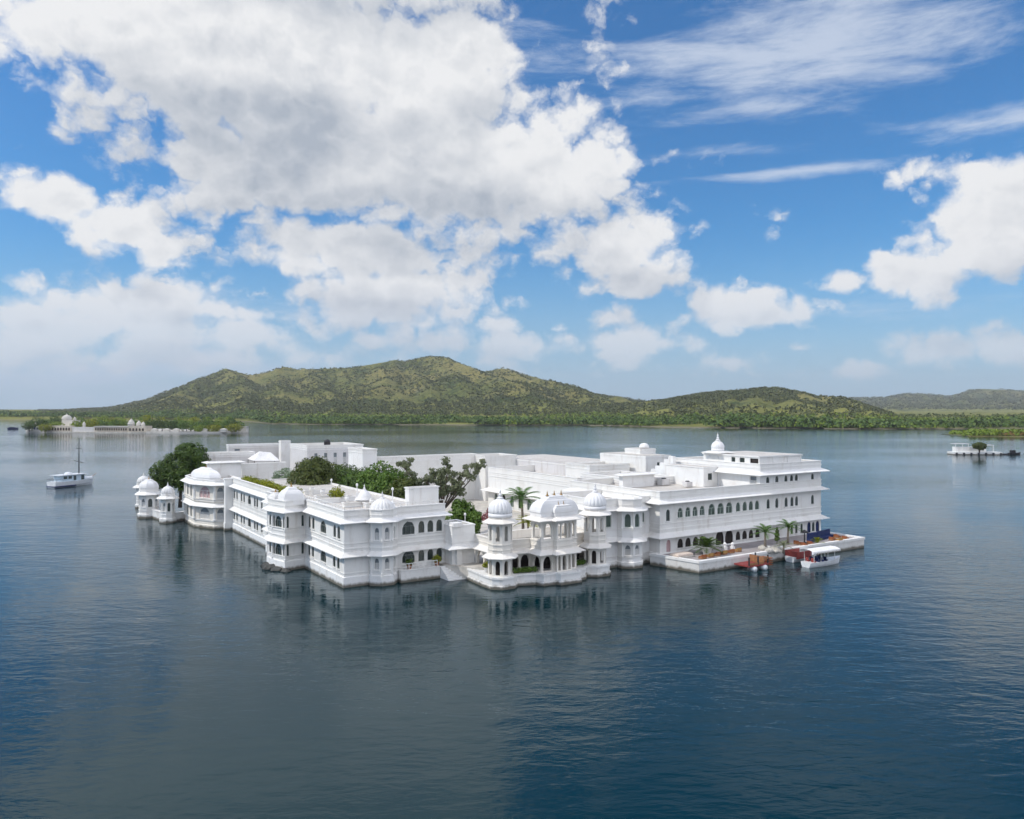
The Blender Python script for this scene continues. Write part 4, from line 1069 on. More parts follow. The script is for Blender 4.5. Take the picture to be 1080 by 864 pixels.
for px, lb in ((764.5, 'white pedestal lantern between the two tall doorways'), (772.5, 'white pedestal lantern right of the two tall doorways')):
    u, v = UVp(px, 581.5)
    r = empty('pedestal_lantern', lb, 'lantern', L(u, v, TZ), PA, 'white pedestal lanterns on the terrace')
    b = MB(); b.box(-.25,-.25,0,.25,.25,.7); b.build('pedestal', M_WHITE, r)
    b = MB(); b.lathe((0,0,.7), [(.2,0),(.22,.35),(.28,.38),(.05,.62)], 8); b.build('lantern', M_CANVAS, r)
rd = random.Random(9)
for i in range(26):
    px = 804+26*rd.random(); py = 578.0+6.0*rd.random()*(1-abs(px-817)/18)+.6
    u, v = UVp(px, py)
    rr = rd.uniform(.35,.62)
    bm = bmesh.new(); bmesh.ops.create_icosphere(bm, subdivisions=2, radius=rr)
    for q in bm.verts:
        q.co *= 1+.28*noise.noise(q.co*2.4+Vector((i*7.1, 0, 0))); q.co.z *= .75
    me = bpy.data.meshes.new('boulder'); bm.to_mesh(me); bm.free(); me.materials.append(M_STONE if i % 4 else M_CANVAS)
    o = bpy.data.objects.new('boulder', me); COL.objects.link(o); o.location = L(u, v, TZ+rr*.35); o.rotation_euler = (0, 0, rd.random()*6)
    tag(o, 'pale boulder heaped round the terrace palms', 'boulder', 'pale boulders round the terrace palms')
u, v = UVp(807, 580); palm('terrace_palm', 'left terrace palm rising out of the pale boulders', L(u, v, TZ), 2.5, 2.0, 18, 5, 'palms on the terrace', tr=.17)
u, v = UVp(831, 574); palm('terrace_palm', 'right terrace palm standing against the long wing wall', L(u, v, TZ), 2.5, 2.0, 18, 6, 'palms on the terrace', tr=.17)
u, v = UVp(826.5, 583); palm('terrace_palm', 'short greyish palm bush at the water edge of the terrace', L(u, v, TZ), 1.0, 1.3, 16, 7, 'palms on the terrace', lm=LF_GREY)
u, v = UVp(862, 573.5); palm('agave', 'spiky yellow green agave in front of the navy screen', L(u, v, TZ), .12, 1.2, 18, 8, cat='plant', lm=LF_LIME, rise=1.2)
u, v = UVp(819.5, 574.5)
tree('cypress', 'dark slim columnar cypress between the two terrace palms', L(u, v, TZ), .6, [(0,0,.9,.42),(0,0,1.5,.40),(0,0,2.0,.30),(0,0,2.4,.2)], LF_DARK, 1100, .09, .07, 41, limbs=False)
u, v = UVp(848.5, 573)
r = empty('terrace_lamp', 'dark mushroom topped lamp on the terrace left of the navy screen', 'lamp', L(u, v, TZ), PA)
b = MB(); b.lathe((0,0,0), [(.45,0),(.45,.12),(.1,.2),(.08,1.6)], 10); b.build('post', M_METAL, r)
b = MB(); b.lathe((0,0,1.55), [(.1,0),(.62,.05),(.5,.25),(.2,.42),(.05,.5)], 12); b.build('shade', M_METAL, r, smooth=True)
# navy curved screen
r = pal('navy_screen', 'long navy blue upholstered bench screen at the end of the terrace', 'screen', *UVp(864, 568), TZ); o3 = off(r)
b = MB(); c = [UVp(852, 571), UVp(862, 569.3), UVp(868, 567.6), UVp(874.5, 566.0)]
for a, d in zip(c[:-1], c[1:]):
    a, d = Vector(a), Vector(d); m_ = (a+d)/2; q = d-a
    b.cbox((m_.x, m_.y, TZ+.62), (q.length+.12, .28, 1.22), math.atan2(q.y, q.x))
b.build('panel', M_BLUE, r, o3)
b = MB()
for a, d in zip(c[:-1], c[1:]):
    a, d = Vector(a), Vector(d); m_ = (a+d)/2; q = d-a
    b.cbox((m_.x, m_.y-.45, TZ+.22), (q.length+.1, .62, .44), math.atan2(q.y, q.x))
b.build('seat', M_BLUE, r, o3)
# red jetty
u, v = UVp(786, 598, .3)
r = pal('jetty', 'red carpeted landing jetty with low wooden sides below the terrace', 'jetty', 51.0, -20, 0); o3 = off(r)
b = MB(); b.box(48.6, -21.0, .62, 52.8, -18.4, .80); b.build('deck', M_RED, r, o3)
for x, y in ((48.8, -20.8), (50.6, -20.8), (52.6, -20.8), (52.6, -18.7)):
    b = MB(); b.tube([(x, y, -1), (x, y, 1.9)], .11, 7); b.build('post', M_METAL, r, o3)
for x in (49.6, 51.7):
    b = MB(); b.tube([(x, -21.25, .3), (x, -20.2, .3)], .36, 10); b.build('float', M_BOATW, r, o3, True)
b = MB(); b.box(51.6, -20.9, .82, 51.7, -18.5, 1.75); b.box(51.7, -20.9, 1.35, 52.6, -20.82, 1.72); b.box(48.9, -20.86, .82, 51.5, -20.78, 1.1); b.build('side_panel', M_WOOD, r, o3)
b = MB()
for k in range(4): b.box(52.85, -20.8+.0, .4+.3*k, 53.7, -19.9-.0+.25*k, .5+.3*k)
b.build('steps', M_ORANGE, r, o3)

# ------------------------------------------------------------------ boats
def hull(mb, Ln, B, D, sheer=.35, draft=.5, n=14, stern=.85, z0=0):
    rings = []
    for i in range(n+1):
        t = i/n
        w = B/2*(stern+(1-stern)*math.sin(min(t*2.2, 1)*math.pi/2)) if t < .45 else B/2*max(.02, 1-((t-.45)/.55)**2.2)
        dz = D*(1+sheer*max(0, (t-.35)/.65)**2+.08*(1-t)**2)
        xo = Ln*t
        rings.append([(xo, w, dz), (xo-.02*Ln*t, w*.86, dz*.35), (xo-.05*Ln*t, w*.5, -draft), (xo-.05*Ln*t, -w*.5, -draft), (xo-.02*Ln*t, -w*.86, dz*.35), (xo, -w, dz)])
    vs = [p for r_ in rings for p in r_]; fs = []
    for i in range(n):
        for k in range(6):
            fs.append((i*6+k, i*6+(k+1) % 6, (i+1)*6+(k+1) % 6, (i+1)*6+k))
    fs += [(5, 4, 3, 2, 1, 0), tuple(n*6+k for k in range(6))]
    mb.add([(x, y, z+z0) for x, y, z in vs], fs)
sx, sy = (at(48, 217.4).x+at(60, 213.6).x)/2, 215.5
r = empty('cabin_cruiser', 'white cabin cruiser with tall mast anchored on the lake left of the palace', 'boat', (sx, sy, 0), R(68))
b = MB(); hull(b, 13.4, 4.3, 1.5, .55); b.build('hull', M_BOATW, r)
b = MB(); b.ring([(-.06,-1.9),(6,-2.2),(6,2.2),(-.06,1.9)], [(.3,-1.6),(6,-1.9),(6,1.9),(.3,1.6)], .15, .42, .15, .42); b.build('rubbing_strake', M_BLUE, r)
b = MB(); b.loft(rect(2.0,-1.65,9.2,1.65), (5.4,0), [(1,1.0,1.45),(.99,.98,3.15),(.98,.96,3.2)]); b.build('cabin', plain('pale_blue_paint', (.48,.58,.66), .4, .08, 1), r)
b = MB(); b.box(1.0,-1.95,3.2,9.9,1.95,3.34); b.build('cabin_roof', M_BOATW, r)
for x, w in ((2.5,1.1),(4.0,1.0),(5.6,.8),(8.0,.9)):
    for s in (-1, 1):
        b = MB(); b.box(x, s*1.66-.03, 1.7 if w < .95 else 2.2, x+w, s*1.66+.03, 2.95); b.build('window', M_GLASS, r)
b = MB(); b.lathe((5.2,0,3.34), [(1.0,0),(1.05,.2),(.9,.45),(.45,.6),(.3,.62)], 14); b.build('roof_dome', M_BOATW, r, smooth=True)
ms = MB(); ms.tube([(8.6,0,3.3),(8.6,0,8),(8.65,0,13.4)], [.17,.14,.08], 6); mo = ms.build('mast', M_METAL, r)
b = MB(); b.tube([(8.6,-1.9,6.4),(8.6,1.9,6.9)], .09, 5); b.build('spar', M_METAL, mo)
b = MB(); b.tube([(8.6,-1.0,10.4),(8.6,1.0,10.4)], .08, 5); b.build('spar', M_METAL, mo)
b = MB()
for p in ((13.3,0,2.3),(2.2,1.8,3.3),(2.2,-1.8,3.3)): b.tube([(8.62,0,12.2), p], .018, 4)
b.build('rigging', M_METAL, mo)
b = MB()
for y in (-1.8,-.6,.6,1.8): b.tube([(.12,y,1.5),(.12,y,2.3)], .035, 5)
b.tube([(.12,-1.85,2.3),(.12,1.85,2.3)], .04, 5); b.tube([(.12,1.85,2.3),(2,1.9,2.3)], .04, 5); b.tube([(.12,-1.85,2.3),(2,-1.9,2.3)], .04, 5); b.build('stern_rail', M_METAL, r)
b = MB(); b.tube([(12.8,0,2.1),(14.3,0,3.0)], .07, 6); b.build('bowsprit', M_WOOD, r)
b = MB(); b.loft(rect(9.3,-1.2,12.2,1.2), (10.3,0), [(1,1,1.6),(.96,.9,2.1),(.9,.8,2.2)]); b.build('foredeck_box', M_BOATW, r)

# canopy launch by the terrace
u, v = UVp(855.5, 597.0, 0)
r = empty('canopy_launch', 'white passenger launch under a scalloped white canopy moored at the terrace', 'boat', L(u-1.5, v-.2, 0), PA-R(4)); r.scale = (.82,.85,.88)
b = MB(); hull(b, 8.6, 2.3, .75, .5, .35); b.build('hull', M_BOATW, r)
b = MB(); b.add([(x,y,.62) for x,y in ((.3,-.9),(5.2,-1.05),(7.2,-.5),(7.2,.5),(5.2,1.05),(.3,.9))], [(0,1,2,3,4,5)]); b.build('deck', M_RED, r)
for x in (.9,2.6,4.3,6.0):
    for s in (-1,1):
        b = MB(); b.tube([(x,s*.95,.6),(x,s*1.0,2.55)], .04, 5); b.build('post', M_TRIM, r)
cv_ = MB(); nx = 10
for i in range(nx+1):
    x = .2+6.8*i/nx
    cv_.v += [(x, -1.35, 2.42), (x, -1.3, 2.55), (x, -.7, 2.74), (x, 0, 2.82), (x, .7, 2.74), (x, 1.3, 2.55), (x, 1.35, 2.42)]
for i in range(nx):
    for k in range(6): cv_.f.append((i*7+k, i*7+k+1, (i+1)*7+k+1, (i+1)*7+k))
for s in (-1.36, 1.36):
    for i in range(20):
        x = .2+.34*i; cv_.add([(x,s,2.44),(x+.34,s,2.44),(x+.27,s,2.26),(x+.17,s,2.2),(x+.07,s,2.26)], [(0,1,2,3,4)])
cv_.build('canopy', M_CANVAS, r)
for x in (1.3,2.3,3.3,4.3):
    for s in (-.55,.55):
        b = MB(); b.box(x-.25,s-.3,.63,x+.25,s+.3,.98); b.box(x-.3,s-.3,.98,x-.2,s+.3,1.45); b.build('seat', M_BLUE if x > 2 else M_RED, r)
u, v = UVp(846, 591.5, 0)
r = empty('red_tender', 'small boat with red panelled sides moored left of the white launch', 'boat', L(u-2.3, v+.4, 0), PA)
b = MB(); hull(b, 6.2, 2.0, .7, .3, .3); b.build('hull', M_BOATW, r)
b = MB(); b.box(.4,-1.08,.5,3.6,-1.0,1.5); b.box(.4,1.0,.5,3.6,1.08,1.5); b.box(.36,-1.05,.5,.42,1.05,1.5); b.build('side_panel', M_RED, r)
b = MB(); b.add([(x,y,.6) for x,y in ((.3,-.9),(5,-.6),(5,.6),(.3,.9))], [(0,1,2,3)]); b.build('deck', M_WOOD, r)
for x in (.7,1.7,2.7):
    b = MB(); b.box(x,-.7,.61,x+.45,.7,1.0); b.build('bench', M_WOOD, r)
r = empty('work_boat', 'low dark blue boat far out at the left edge of the lake', 'boat', at(8.5, 800, 0), R(-3))
b = MB(); hull(b, 11, 3, 1.5, .2); b.build('hull', M_BLUE, r)
b = MB(); b.box(1.5,-1.2,1.4,7,1.2,2.1); b.build('cabin', M_BLUE, r)

# platform island on the right
px0 = at(1023, 369)
r = empty('landing_platform', 'low white landing platform on the lake at the right', 'platform', (px0.x, px0.y, 0), R(-4))
b = MB(); b.prism([(-8.5,-3),(13,-3),(13,4),(-8.5,4)], -1, 1.3); b.build('base', M_WHITE, r)
b = MB(); b.prism([(13,-1.2),(20.5,-1.2),(20.5,1.4),(13,1.4)], -1, .55); b.build('pontoon', M_METAL, r)
for k in range(7):
    b = MB(); b.box(-7.9+k*3.3,-3.32,-1,-7.1+k*3.3,-3.003,1.0); b.build('pile', M_METAL, r)
r = empty('platform_pavilion', 'white flat roofed shelter on the landing platform behind its tree', 'pavilion', (px0.x-1.5, px0.y+1, 1.3), R(-4))
b = MB(); b.box(-5,-.8,0,9,2.2,2.3); b.build('wall', M_WHITE, r)
b = MB(); b.box(-5.6,-1.6,3.6,1.0,2.8,3.85); b.build('roof', M_GREYW, r)
b = MB(); b.box(7.0,-1.4,3.0,12.2,2.6,3.2); b.build('awning', M_GREYW, r)
for x in (-5.2,-2,.6,7.6,11.8):
    b = MB(); b.tube([(x,-1.4,0),(x,-1.4,3.6 if x < 5 else 3.0)], .12, 6); b.build('post', M_TRIM, r)
r = empty('service_skiff', 'small dark skiff tied to the end of the landing platform', 'boat', (px0.x+16.5, px0.y-2.6, 0), R(6))
b = MB(); hull(b, 6, 2, .9, .4); b.build('hull', M_METAL, r)
b = MB(); b.box(1,-.7,.8,3,.7,2.2); b.build('cabin', M_METAL, r)
tree('platform_tree', 'single round olive tree growing on the white landing platform', (at(1033, 366).x, 366, 1.3), 1.6, [(0,0,3.1,1.9),(-1.7,0,2.8,1.5),(1.7,.2,2.8,1.6),(.4,-.4,2.2,1.6)], LF_OLIVE, 2600, .35, .3, 44)
# ------------------------------------------------------------------ far garden island with domed palace
def wbox(mb, p0, p1, depth, z0, z1):
    """box between two photo columns at their distances, running 'depth' metres back"""
    a, b = at(*p0), at(*p1); d = (b-a).normalized(); n = Vector((-d.y, d.x, 0))*depth
    pts = [a, b, b+n, a+n]
    mb.prism([(p.x, p.y) for p in pts], z0, z1)
YI = 690
g = MB(); pts = [at(27, 705), at(60, 690), at(100, 684), at(153, 672), at(190, 668), at(235, 676), at(262, 690), at(262, 770), at(27, 790)]
g.prism([(p.x, p.y) for p in pts], -1, 1.0); struct('garden_island', g, M_STONE)
M_SAND = plain('sandstone', (.56, .50, .42), .85, .15, .15)
M_FARW = plain('far_whitewash', (.60, .57, .52), .8, .12, .1)
def fz(py, Y): return zpy(py, Y)
r = empty('island_palace', 'cream island palace with a large white dome among trees at far left', 'building', at(66, 700, 1))
def lw(mb): return mb
def wpart(name, mb, m, r): return mb.build(name, m, r, tuple(r.location))
b = MB(); wbox(b, (48.5, 694), (75.5, 690), 16, 1, 6.2); wpart('wall', b, M_SAND, r)
b = MB(); wbox(b, (65, 706), (76.5, 704), 10, 6.2, 10.6); wpart('upper_storey', b, M_FARW, r)
b = MB(); c = at(70.5, 712); b.lathe((c.x, c.y, 10.6), [(4.1,0),(4.1,.9),(4.5,1.0),(4.2,1.2),(4.1,2.1),(3.4,3.4),(2.2,4.3),(.9,4.8),(.4,5.2),(.2,6.2)], 20); wpart('dome', b, M_FARW, r)
b = MB(); c = at(79, 706); b.lathe((c.x, c.y, 6), [(1.2,0),(1.2,5.0),(1.7,5.1),(1.3,5.3),(1.2,6.4),(.5,7.2),(.1,8)], 10); wpart('corner_kiosk', b, M_FARW, r)
for k in range(9):
    p = 50+k*2.9; b = MB(); a = at(p, 693.4-.42*k); b.cbox((a.x, a.y-.55, 3.2), (1.3, .25, 2.4), -.1); wpart('opening', b, M_DARK, r)
r = empty('pier_pavilion', 'white pier pavilion with dark openings at the left tip of the far island', 'pavilion', at(38, 702, 1))
b = MB(); wbox(b, (28, 703), (47.5, 697), 10, 1, 2.2); wpart('base', b, M_FARW, r)
b = MB(); wbox(b, (35, 700.5), (47.5, 696.8), 8, 2.2, 5.2); wpart('wall', b, M_FARW, r)
for k in range(4):
    b = MB(); a = at(37+k*2.9, 699.0-.85*k); b.cbox((a.x, a.y-.7, 3.5), (1.5, .25, 1.8), -.2); wpart('opening', b, M_BLUE, r)
b = MB(); c = at(37.5, 704); b.lathe((c.x, c.y, 5.2), [(1.0,0),(1.0,1.6),(1.5,1.7),(1.1,2.0),(.9,2.8),(.3,3.4),(.08,4.2)], 10); wpart('kiosk', b, M_FARW, r)
r = empty('garden_wall', 'grey garden wall with a small white kiosk right of the domed island palace', 'wall', at(87, 688, 1))
b = MB(); wbox(b, (76, 690), (99, 685), 3, 1, 5.0); wpart('wall', b, M_GREYW, r)
b = MB(); c = at(88.7, 692); b.lathe((c.x, c.y, 5), [(1.2,0),(1.2,2.0),(1.7,2.1),(1.3,2.4),(1.1,3.4),(.4,4.2),(.08,5)], 10); wpart('kiosk', b, M_FARW, r)
r = empty('long_arcade', 'long cream arcade along the water edge of the far island', 'building', at(117, 682, 1))
b = MB(); wbox(b, (99, 684.8), (135, 678), 8, 1, 5.4); wpart('wall', b, M_SAND, r)
b = MB(); wbox(b, (98.6, 684.2), (135.4, 677.4), 9, 5.4, 5.9); wpart('roof', b, M_FARW, r)
for k in range(14):
    b = MB(); a = at(101.3+k*2.45, 684-.45*k); b.cbox((a.x, a.y-.5, 3.3), (1.2, .25, 1.9), -.2); wpart('opening', b, M_DARK, r)
r = empty('gate_pavilion', 'cream gate pavilion with two pointed domes on the far island', 'pavilion', at(145, 676, 1))
b = MB(); wbox(b, (135.4, 676.5), (153, 672.5), 9, 1, 6.2); wpart('wall', b, M_SAND, r)
for p, s in ((138.5, 1.25), (146.5, .95), (151, .75)):
    b = MB(); c = at(p, 679); b.lathe((c.x, c.y, 6.2), [(2.2*s,0),(2.2*s,1.2*s),(2.7*s,1.3*s),(2.2*s,1.6*s),(1.9*s,2.8*s),(1.0*s,4.0*s),(.2*s,4.8*s),(.05,5.6*s)], 12); wpart('dome', b, M_FARW, r)
for k in range(5):
    b = MB(); a = at(137.4+k*3.4, 675.4-.8*k); b.cbox((a.x, a.y-.5, 3.2), (1.4, .25, 2.2), -.2); wpart('opening', b, M_DARK, r)
tl = [(163,'white flat topped tent beside the two domed gate pavilion'),(176,'white tent left of the middle of the far island shore'),(186,'white tent nearest the middle of the far island shore'),(216,'white tent among the bright bushes of the far island'),(236,'white tent left of the low white house at the island end')]
for px, lb in tl:
    Y = 676; r = empty('garden_tent', lb, 'tent', at(px, Y, 1), 0, 'white tents on the far island')
    b = MB(); b.loft(rect(-2.6,-2,2.6,2), (0,0), [(1,2.2),(1.05,2.35),(.6,2.8),(.1,3.2)]); b.build('roof', M_FARW, r)
    b = MB(); b.box(-2.4,-1.8,0,2.4,1.8,2.2); b.build('wall', M_FARW, r)
r = empty('island_house', 'low white house at the right tip of the far island', 'building', at(255, 695, 1))
b = MB(); b.box(-4.5,-3,0,5,3,4); b.build('wall', M_FARW, r)
b = MB(); b.box(-5,-3.5,4,5.5,3.5,4.4); b.build('roof', M_FARW, r)
r = empty('garden_quay', 'low pale quay wall along the right half of the far island', 'wall', at(200, 668, 0))
b = MB(); wbox(b, (154, 671), (190, 667), 1.5, -1, 1.7); wbox(b, (190.2, 667), (234, 675), 1.5, -1, 1.4); wpart('wall', b, M_FARW, r)
# trees of the island, each its own
IT = [(31,700,9,LF_DARK,'dark round tree at the left tip of the far island'),(37,712,10.5,LF_DARK,'dark tree behind the pier pavilion'),(43,706,11,LF_DARK,'dark bushy tree between pier pavilion and domed palace'),(50,712,10,LF_MID,'mid green tree left of the big island dome'),
      (57,718,12.5,LF_DARK,'tall dark tree touching the left side of the island dome'),(62,712,11,LF_DARK,'dark tree just left of the island dome'),(84,716,11.5,LF_MID,'mid green tree right of the island dome'),(92,712,9.5,LF_FARL,'bright green tree behind the small wall kiosk'),
      (99,716,10,LF_LIME,'bright green tree behind the left end of the long arcade'),(106,712,9,LF_MID,'mid green tree behind the long arcade'),(113,716,9.5,LF_FARL,'bright green tree behind the middle of the long arcade'),(121,712,9.5,LF_MID,'mid green tree behind the right half of the long arcade'),
      (129,716,10,LF_FARL,'bright green tree left of the gate pavilion domes'),(144,712,11,LF_MID,'dark tree behind the gate pavilion'),(155,708,13.5,LF_LIME,'yellow green tree, brightest on the far island'),(159,690,10.5,LF_DARK,'dark tree right of the gate pavilion'),
      (166,690,11,LF_DARK,'dark round tree standing by the white tents'),(178,688,10,LF_DARK,'dark tree behind the middle tents'),(184,694,9.5,LF_MID,'mid green tree behind the middle tents'),(193,688,9.5,LF_MID,'mid green tree on the middle of the island shore'),
      (201,690,9,LF_FARL,'bright green bushy tree on the island shore'),(208,686,8.5,LF_MID,'mid green tree left of the bush tent'),(214,694,10.5,LF_DARK,'dark tree behind the bush tent'),(221,690,10.5,LF_MID,'mid green tree right of the bush tent'),
      (228,692,8.5,LF_FARL,'bright low tree near the island end'),(238,688,9.5,LF_MID,'mid green tree behind the end tent'),(244,690,11,LF_DARK,'dark tree left of the low white house'),(250,694,9,LF_MID,'mid green tree touching the low white house')]
extra = [(47,690,6.5,'low green shrub tree in front of the domed island palace, left'),(59,697,8.5,'green tree rising over the palace arches below the island dome'),(80,697,8.5,'bright tree between island dome and small wall kiosk'),(95,700,10,'tall bright tree right of the small wall kiosk'),
 (103,722,12,'tall green tree behind the left quarter of the long arcade'),(110,724,12.5,'tallest green tree behind the long arcade'),(118,722,11.5,'tall green tree behind the third quarter of the long arcade'),(126,724,12,'tall green tree behind the right end of the long arcade'),
 (150,720,12,'green tree just left of the yellow green tree'),(171,700,12,'tall bright tree above the middle tents'),(188,702,12,'bright tree at the centre of the right island grove'),(197,704,11.5,'bright tree left of the shore bushes'),(205,702,12,'tall bright tree over the shore bushes'),(211,676,6,'low bright bush tree at the quay'),
 (218,704,12,'tall bright tree behind the bush tent'),(225,678,6,'low bright bush tree at the right quay'),(232,704,11.5,'tall bright tree left of the end tent'),(241,706,12.5,'tall bright tree right of the end tent'),(247,682,7,'bright low tree in front of the low white house')]
IT += [(a, b_, c_, LF_FARL if i % 3 else LF_LIME, d_) for i, (a, b_, c_, d_) in enumerate(extra)]
rnd = random.Random(77)
for i, (px, Y, h, lm, lb) in enumerate(IT):
    w = rnd.uniform(3.6, 4.8); h *= 1.12
    tree('island_tree', lb, at(px, Y, 1), h*.35, [(0,0,h-w*.9,w),(-w*.8,.3,h*.5,w*.8),(w*.8,.1,h*.55,w*.85),(0,-.8,h*.42,w*.95)], lm, 1100, .55, .35, 100+i, 'trees on the far garden island', limbs=False, inner=.6)

# ------------------------------------------------------------------ hills and far shore
def interp(tab, x):
    if x <= tab[0][0]: return tab[0][1]
    for (a, b), (c, d) in zip(tab[:-1], tab[1:]):
        if x <= c: return b+(d-b)*(x-a)/(c-a)
    return tab[-1][1]
RID1 = [(-400,425),(-200,428),(60,433),(115,430),(150,423),(175,413),(200,405),(218,397),(238,388.5),(252,393),(265,396),(285,392),(300,387),(315,390),(340,389),(370,388),(400,383),(418,380),(428,381.5),(440,378),(455,376.5),(470,379),(487,386.5),(505,392.5),(518,391),(530,388.5),(545,393),(570,399.5),(590,406),(615,413.5),(640,417.5),(690,424),(760,432),(900,440)]
RID2 = [(560,436),(620,430),(655,426),(690,423),(705,421.5),(740,415),(780,412),(805,409.5),(820,410),(845,414.5),(862,418.5),(882,418.5),(905,425),(925,432),(945,438),(1000,446)]
RID3 = [(700,432),(790,430),(840,424),(880,420.5),(905,419.5),(935,419),(952,415.5),(975,415.5),(1000,418),(1012,416),(1022,411.5),(1032,410),(1060,411),(1080,413),(1150,411),(1250,419),(1400,424),(1600,430)]
SHORE = [(-500,1500),(0,1400),(60,1380),(200,1290),(262,1240),(285,1060),(330,1010),(420,1000),(470,985),(520,962),(640,960),(675,900),(700,862),(800,835),(900,800),(960,790),(1100,800),(1700,900)]
def sm(t): t = max(0, min(1, t)); return t*t*(3-2*t)
def nz(x, y, z=0.0): return noise.noise(Vector((x, y, z)))
def rdg(x, y, z=0.0): return 1-abs(nz(x, y, z))*2
VAL = [0.0]
SP1 = [(150,118,1),(185,215,1),(218,170,.98),(238,268,1),(265,335,1),(292,300,.98),(318,356,1),(360,378,1),(395,428,1),(418,392,1),(430,462,1),(455,505,1),(456,592,1.0),(475,545,.97),(530,648,1),(530,590,.98),(565,668,1),(610,700,1)]
SP2 = [(690,672,1),(712,700,1),(742,724,1),(772,775,1),(805,790,1),(820,848,1),(846,872,1),(866,905,1),(884,942,1),(905,955,1)]
SP3 = [(720+17*i, 720+17*i+(26 if i % 2 else -16), 1 if i % 3 else .95) for i in range(42)]
def terrain(px, Y):
    """ground height at photo column px (a bearing) and distance Y"""
    ds = interp(SHORE, px)*(1+.012*nz(px*.05, 3))
    k = Y-ds
    if k < 0: return -2.0-.01*abs(k)
    VAL[0] = .25
    low = min(1.0, k/30)*1.2+4.5*sm(k/420)+1.5*nz(px*.02, Y*.004)*sm(k/120)
    X = (px-540)/FPX*Y
    def hill(tab, Rd, foot, Rback, spurs, slope, bexp, seed):
        hr = CAM_H-(interp(tab, px)-HOR)/FPX*Rd
        if hr <= 2: return 0
        if Y > Rd: return hr*max(0, 1-((Y-Rd)/(Rback-Rd))**1.5)
        f = foot+(Rd-foot)*.10*nz(px*.02, 1.7, seed)
        t = max(0, min(1, (Y-f)/(Rd-f)))
        if t <= 0: return 0
        best = hr*t**bexp; near = 99.0
        for c0, c1, k in spurs:
            pc = c1+(c0-c1)*t**1.3+9*nz(t*3.1, c0*.31, seed)*math.sin(math.pi*t)
            d = abs(px-pc)*Y/FPX
            if d > 420: continue
            d2 = d+14*nz(X*.013, Y*.013, seed)
            hs = k*(CAM_H-(interp(tab, c0)-HOR)/FPX*Rd)*t**1.12*(1+.06*math.sin(t*11+c0))-slope*d2*(.35+.65*t)
            if hs > best: best = hs
            near = min(near, d)
        VAL[0] = max(VAL[0], min(1, near/150)*sm(t*5)) if best < hr*1.01 else .3
        g_ = (.06*nz(X*.010, Y*.010, seed)+.03*nz(X*.03, Y*.03, seed))*math.sin(math.pi*t)
        return min(hr, best)*(1+g_)+.0
    VAL[0] = 0.0
    h1 = hill(RID1, 2500, 1280, 3500, SP1, .52, 2.3, 1.3)
    h2 = hill(RID2, 1650, 890, 2300, SP2, .42, 1.7, 5.1)
    h3 = hill(RID3, 5200, 3300, 6500, SP3, .50, 2.2, 9.7)
    return max(low, h1, h2, h3)
COLS = [-560+5*i for i in range(121)]+[40+2.6*i for i in range(1, 408)]+[1100+8*i for i in range(1, 90)]
ROWS = [560+28*i for i in range(12)]+[900+20*i for i in range(56)]+[2020+24*i for i in range(28)]+[2700+110*i for i in range(24)]+[5340+300*i for i in range(6)]
me = bpy.data.meshes.new('hills')
vs = []; vl = []
for Y in ROWS:
    for px in COLS: vs.append(((px-540)/FPX*Y, Y, terrain(px, Y))); vl.append(VAL[0])
nc = len(COLS)
me.from_pydata(vs, [], [(j*nc+i, j*nc+i+1, (j+1)*nc+i+1, (j+1)*nc+i) for j in range(len(ROWS)-1) for i in range(nc-1)])
at_ = me.attributes.new('valley_tone', 'FLOAT', 'POINT'); at_.data.foreach_set('value', vl)  # distance from spur crests; darkens gullies in colour to strengthen weak relief shading
m_h, t, b = mat('hillside')
gg = t.node('ShaderNodeNewGeometry'); pos = gg.outputs['Position']
n1 = t.noise(pos, .0045, 5, .6); n2 = t.noise(pos, .035, 5, .65); n3 = t.noise(pos, .13, 3, .6)
grass = t.mix(t.ss(n1, .38, .62), (.145, .155, .045, 1), (.225, .20, .07, 1))
scrub = t.mix(t.ss(n2, .35, .65), (.045, .068, .020, 1), (.10, .112, .034, 1))
an = t.node('ShaderNodeAttribute'); an.attribute_name = 'valley_tone'
grass_mask = t.m('SUBTRACT', t.m('ADD', t.m('MULTIPLY', n2, .6), t.m('MULTIPLY', n1, .4)), t.m('MULTIPLY', t.m('SUBTRACT', an.outputs['Fac'], .40), .22))  # more scrub in valleys, its dark tone also standing in for relief shade
c = t.mix(t.ss(grass_mask, .44, .56), scrub, grass)
c = t.mix(t.m('MULTIPLY', t.ss(n3, .50, .62), .75), c, (.028, .045, .018, 1))
rocky = t.noise(pos, .010, 6, .7)
c = t.mix(t.m('MULTIPLY', t.ss(rocky, .60, .70), .5), c, (.26, .23, .18, 1))
sp = t.node('ShaderNodeSeparateXYZ'); t.l.new(pos, sp.inputs[0])
c = t.mix(t.m('MULTIPLY', t.m('MULTIPLY', t.ss(sp.outputs[2], 14, 46, 1.0, 0.0), t.ss(n1, .38, .55)), .85), c, (.21, .215, .055, 1))
c = t.mix(t.ss(sp.outputs[2], .5, 1.1, 1.0, 0.0), c, (.20, .18, .12, 1))
t.put(b.inputs['Base Color'], c); b.inputs['Roughness'].default_value = .95; b.inputs['Specular IOR Level'].default_value = .05
bp = t.node('ShaderNodeBump'); t.put(bp.inputs['Height'], t.m('ADD', n3, t.m('MULTIPLY', n2, 2.0))); bp.inputs['Strength'].default_value = .6; bp.inputs['Distance'].default_value = 4
t.l.new(bp.outputs[0], b.inputs['Normal'])
me.materials.append(m_h); me.polygons.foreach_set('use_smooth', [True]*len(me.polygons))
o = bpy.data.objects.new('hills', me); COL.objects.link(o); o['kind'] = 'structure'

